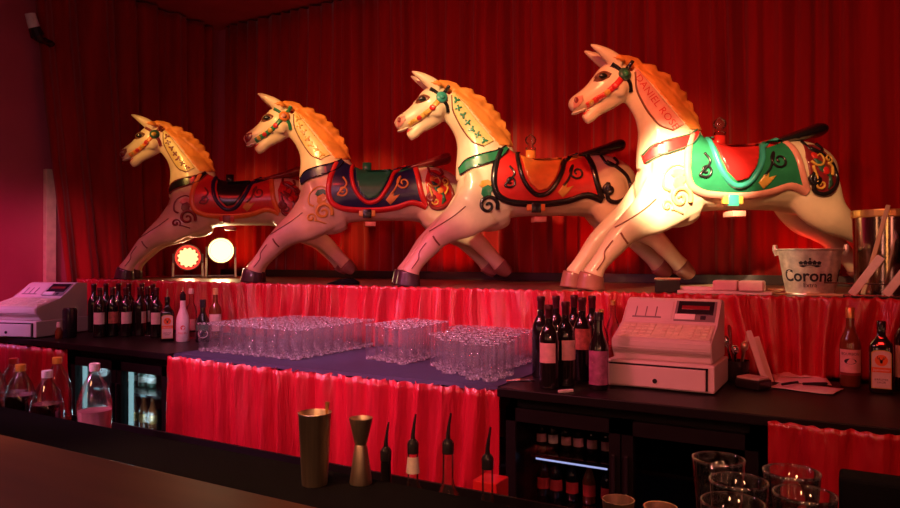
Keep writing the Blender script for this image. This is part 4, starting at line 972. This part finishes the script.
# ------------------------------------------------------------------ stage lamps on the shelf
def par(px, py, Y, label, lens, hot, yaw=0, tilt=4):
    c = UD(px, py, 5.95); t = thing('stage_lamp', label, 'stage lamp', (c.x, c.y, SZ+.001), math.atan2(-c.y, -c.x)+R(90)+yaw, 'stage lamps on the shelf'); h = c.z-SZ
    m = Matrix.Translation((0, 0, h)) @ Matrix.Rotation(R(90+tilt), 4, 'X')
    b = lathe([(.07, -.20), (.085, -.18), (.10, -.02), (.112, .0), (.112, .02), (.104, .022), (.104, .008), (.002, .006)], 32); b.transform(m); can = link('lamp_can', b, M['can'], t, smooth=True); autosm(can)
    b = bmesh.new(); n = 48; vs = [b.verts.new((( .084 if (k//2) % 2 or not hot else .072)*math.cos(6.2832*k/n), (.084 if (k//2) % 2 or not hot else .072)*math.sin(6.2832*k/n), .012)) for k in range(n)]; b.faces.new(vs); b.transform(m); link('lens', b, M[lens], can)
    b = lathe([(.086, .010), (.103, .012)], 32, close=False); b.transform(m); link('lens_ring', b, M['hotr' if hot else 'hot'], can)
    for s in (-1, 1):
        link('yoke_arm', bx(s*.117-.006, s*.117+.006, -.015, .015, .02, h+.03, bev=.002), M['can'], t)
        link('stand_leg', tube([(s*.117, 0, h*.75), (s*.118, -.13, .006)], .009, 8), M['whitecap'], t); link('stand_leg', tube([(s*.117, 0, h*.75), (s*.118, .12, .006)], .009, 8), M['whitecap'], t)
    link('yoke_base', bx(-.122, .122, -.02, .02, .008, .02, bev=.002), M['can'], t)
    f = Vector((math.sin(t.rotation_euler.z), -math.cos(t.rotation_euler.z), 0)); return Vector((c.x, c.y, c.z))+f*.05, f
P1, f1 = par(188, 257.5, 4.0, 'round LED stage lamp with red-ringed lens nearer the side curtain', 'hotp', True, 0)
P2, f2 = par(221, 250.5, 4.32, 'bright white floodlight lamp under the belly of farthest horse', 'hot', False, 0)

# wall lamp, high on the side wall
c = UD(34, 30, 5.2); t = thing('wall_camera', 'small white cylinder camera on black bracket high on the side wall', 'camera', c)
link('barrel', tube([(0, -.035, .115), (.0, -.012, .045), (0, 0, .01)], [.036, .04, .04], 18), M['whitecap'], t)
link('bracket', tube([(0, -.005, .02), (0, .02, -.035), (0, .04, -.055), (-.02, .14, -.06), (-.16, .15, -.06)], [.042, .05, .028, .022, .018], 12), M['dark'], t)

# ------------------------------------------------------------------ camera
cd = bpy.data.cameras.new('camera'); cam = bpy.data.objects.new('camera', cd); COL.objects.link(cam)
cd.sensor_width = 36; cd.lens = 28.0; cd.clip_start = .02
cam.location = (0, 0, CAMZ); cam.rotation_euler = (R(90)+math.atan(4/700), 0, R(30)); SC.camera = cam

# ------------------------------------------------------------------ light
def spot(name, loc, to, power, col, size=30, blend=.5, rad=.06):
    l = bpy.data.lights.new(name, 'SPOT'); l.energy = power; l.color = col; l.spot_size = R(size); l.spot_blend = blend; l.shadow_soft_size = rad
    o = bpy.data.objects.new(name, l); COL.objects.link(o); o.location = loc
    o.rotation_euler = (Vector(to)-Vector(loc)).to_track_quat('-Z', 'Y').to_euler(); return o
def area(name, loc, to, power, col, sx, sy):
    l = bpy.data.lights.new(name, 'AREA'); l.shape = 'RECTANGLE'; l.size = sx; l.size_y = sy; l.energy = power; l.color = col
    o = bpy.data.objects.new(name, l); COL.objects.link(o); o.location = loc
    o.rotation_euler = (Vector(to)-Vector(loc)).to_track_quat('-Z', 'Y').to_euler(); return o
def on_horse(i, px, py):
    o, d, y0 = HORSES[i][:3]; p = UD(o, y0, d); v = HL(px, py)
    return Vector((p.x+CA*v.x+SA*.1, p.y+SA*v.x-CA*.1, SZ+v.z))
for i, pw, col, sz, at in ((0, 300, (1, .56, .12), 13, (455, 108)), (1, 400, (1, .62, .17), 13, (455, 108)), (2, 560, (1, .68, .28), 17, (458, 118)), (3, 230, (1, .38, .14), 19, (460, 112)), (2, 260, (1, .66, .40), 11, (474, 185)),
                            (3, 4200, (1, .74, .40), 11, (492, 202)), (3, 380, (1, .60, .25), 18, (555, 205)), (3, 260, (1, .55, .25), 14, (425, 250)), (2, 160, (1, .35, .12), 16, (610, 185)), (1, 120, (1, .3, .2), 18, (520, 190))):
    a = on_horse(i, *at); spot('truss_spot', (a.x+.55, .75, 3.4), a, pw, col, sz, .6)
# red and pink house lights above the bar
for x, pw, c in ((-4.4, 42, (1, .08, .24)), (-3.4, 85, (1, .11, .26)), (-2.4, 150, (1, .13, .26)), (-1.4, 150, (1, .11, .17)), (-.4, 40, (1, .06, .045)), (.5, 30, (1, .05, .03))):
    spot('house_and_fill_spot', (x-.7, .95, 2.75), (x, 3.1, .55), pw, c, 52, .7, .05)
area('glass_strip_fill', (-2.2, 1.1, 2.65), (-2.2, 2.8, .9), 9, (1, .45, .68), 2.4, .04)  # unseen strip added to put highlights on the glasses
for p, to, e, a in (((-3.3, .3, 1.75), (-2.1, 2.6, .7), 75, 40), ((.9, .2, 1.8), (-1.4, 2.9, .85), 85, 36), ((-1.2, -.5, 1.9), (-2.4, 3.0, .85), 70, 40), ((1.5, .3, 1.9), (.2, 3.2, .95), 14, 40)):
    spot('house_and_fill_spot', p, to, e*(1.15 if p[0] < 0 else .8), (1, .24, .55) if p[0] < 0 else ((1, .24, .20) if e > 20 else (1, .06, .05)), a, .7, .04)  # unseen low spots added to rake pink highlights across the satin
for x, e in ((-2.75, 85), (-1.75, 85)): spot('glass_fill_spot', (x+.1, 1.5, 2.6), (x, 2.85, .9), e, (1, .52, .86), 42, .7, .03)  # unseen spots added to brighten the tumblers
spot('house_and_fill_spot', (-5.1, .7, 2.2), (-4.66, 2.6, .98), 95, (.66, .36, 1), 20, .7, .1)
spot('house_and_fill_spot', (-4.0, 1.2, 2.2), (-5.44, 2.75, 1.05), 150, (1, .06, .30), 46, .95, .2)
spot('house_and_fill_spot', (-3.2, 1.6, 2.4), (-5.37, 3.28, 1.55), 60, (1, .30, .42), 17, .9, .1)
for x in (-3.2, -1.6, 0): spot('red_wash', (x, 1.0, 3.45), (x, 4.7, 1.65), (85 if x < -.5 else 55), (1, .02, .015), 75, .9, .1)
for loc, pw, c, sx, sy in (((.95, -1.75, 1.65), 7, (1, .42, .12), .16, 1.3), ((2.3, -1.0, 1.6), 5, (1, .35, .25), .3, 1.2), ((-.5, -1.9, 1.6), 5, (1, .40, .28), .3, 1.2), ((-2.6, -1.8, 1.7), 5, (1, .42, .2), .3, 1.2)):
    area('reflection_area', loc, (loc[0]*.2-.6, 1.2, 1.0), pw, c, sx, sy)  # unseen panels behind the camera, added as reflections for the steel tins
for x, y, z, e in ((-1.9, -.3, 2.3, 9), (-.7, -.4, 2.3, 9), (.4, -.3, 2.3, 7)):
    spot('bar_fill_spot', (x, y, z), (x, y+.75, 1.0), e*3, (1, .42, .18), 80, .7, .08)  # unseen warm spots added to give steel and glass something to reflect
spot('bar_fill_spot', (-.45, -.35, 1.95), (-1.04, 1.3, .9), 26, (1, .46, .2), 17, .6, .05)  # this spot and the next are unseen, added to brighten the shaker tin
spot('bar_fill_spot', (-1.9, -.2, 2.0), (-1.04, 1.3, .9), 20, (1, .34, .2), 15, .6, .05)
for x, y, z, e in ((-1.35, .85, 2.5, 110), (-.15, .75, 2.45, 40), (.15, 1.5, 2.4, 16)):
    spot('bar_fill_spot', (x, y, z), (x, y+.25, .8), e, (1, .36, .15), 50, .6, .06)  # unseen spots added over the station for highlights on tins and pint glasses
q = shelf_pt(806, 3.5); spot('truss_spot', (-2.2, 2.3, 2.3), q+Vector((-.05, 0, .12)), 210, (1, .70, .36), 8, .6, .05)
q = shelf_pt(884, 3.5); spot('truss_spot', (-.6, 1.0, 3.2), q+Vector((0, 0, .2)), 60, (1, .6, .35), 11, .6, .05)
spot('lamp_beam', P1, P1+f1*2+Vector((0, 0, .2)), 8, (1, .35, .2), 90, .6, .05)
spot('lamp_beam', P2, P2+f2*2+Vector((0, 0, .2)), 14, (1, .7, .35), 90, .6, .05)
for x, e in ((-5.0, 10), (-3.9, 6), (-2.7, 10), (-1.5, 10), (-.3, 8), (.7, 6)):
    spot('footlight', (x, 4.45, SZ+.02), (x, 4.76, SZ+.6), e, (1, .03, .02), 120, .9, .05)
w = bpy.data.worlds.new('w'); SC.world = w; w.use_nodes = True
w.node_tree.nodes['Background'].inputs[0].default_value = (.5, .03, .03, 1); w.node_tree.nodes['Background'].inputs[1].default_value = .05
v = SC.view_settings; SC.display_settings.display_device = 'sRGB'
v.view_transform = 'Standard'; v.look = 'None'; v.gamma = 1; v.use_curve_mapping = False; v.exposure = 0
SC.cycles.use_denoising = True; SC.cycles.max_bounces = 10; SC.cycles.transparent_max_bounces = 128; SC.cycles.sample_clamp_indirect = 4
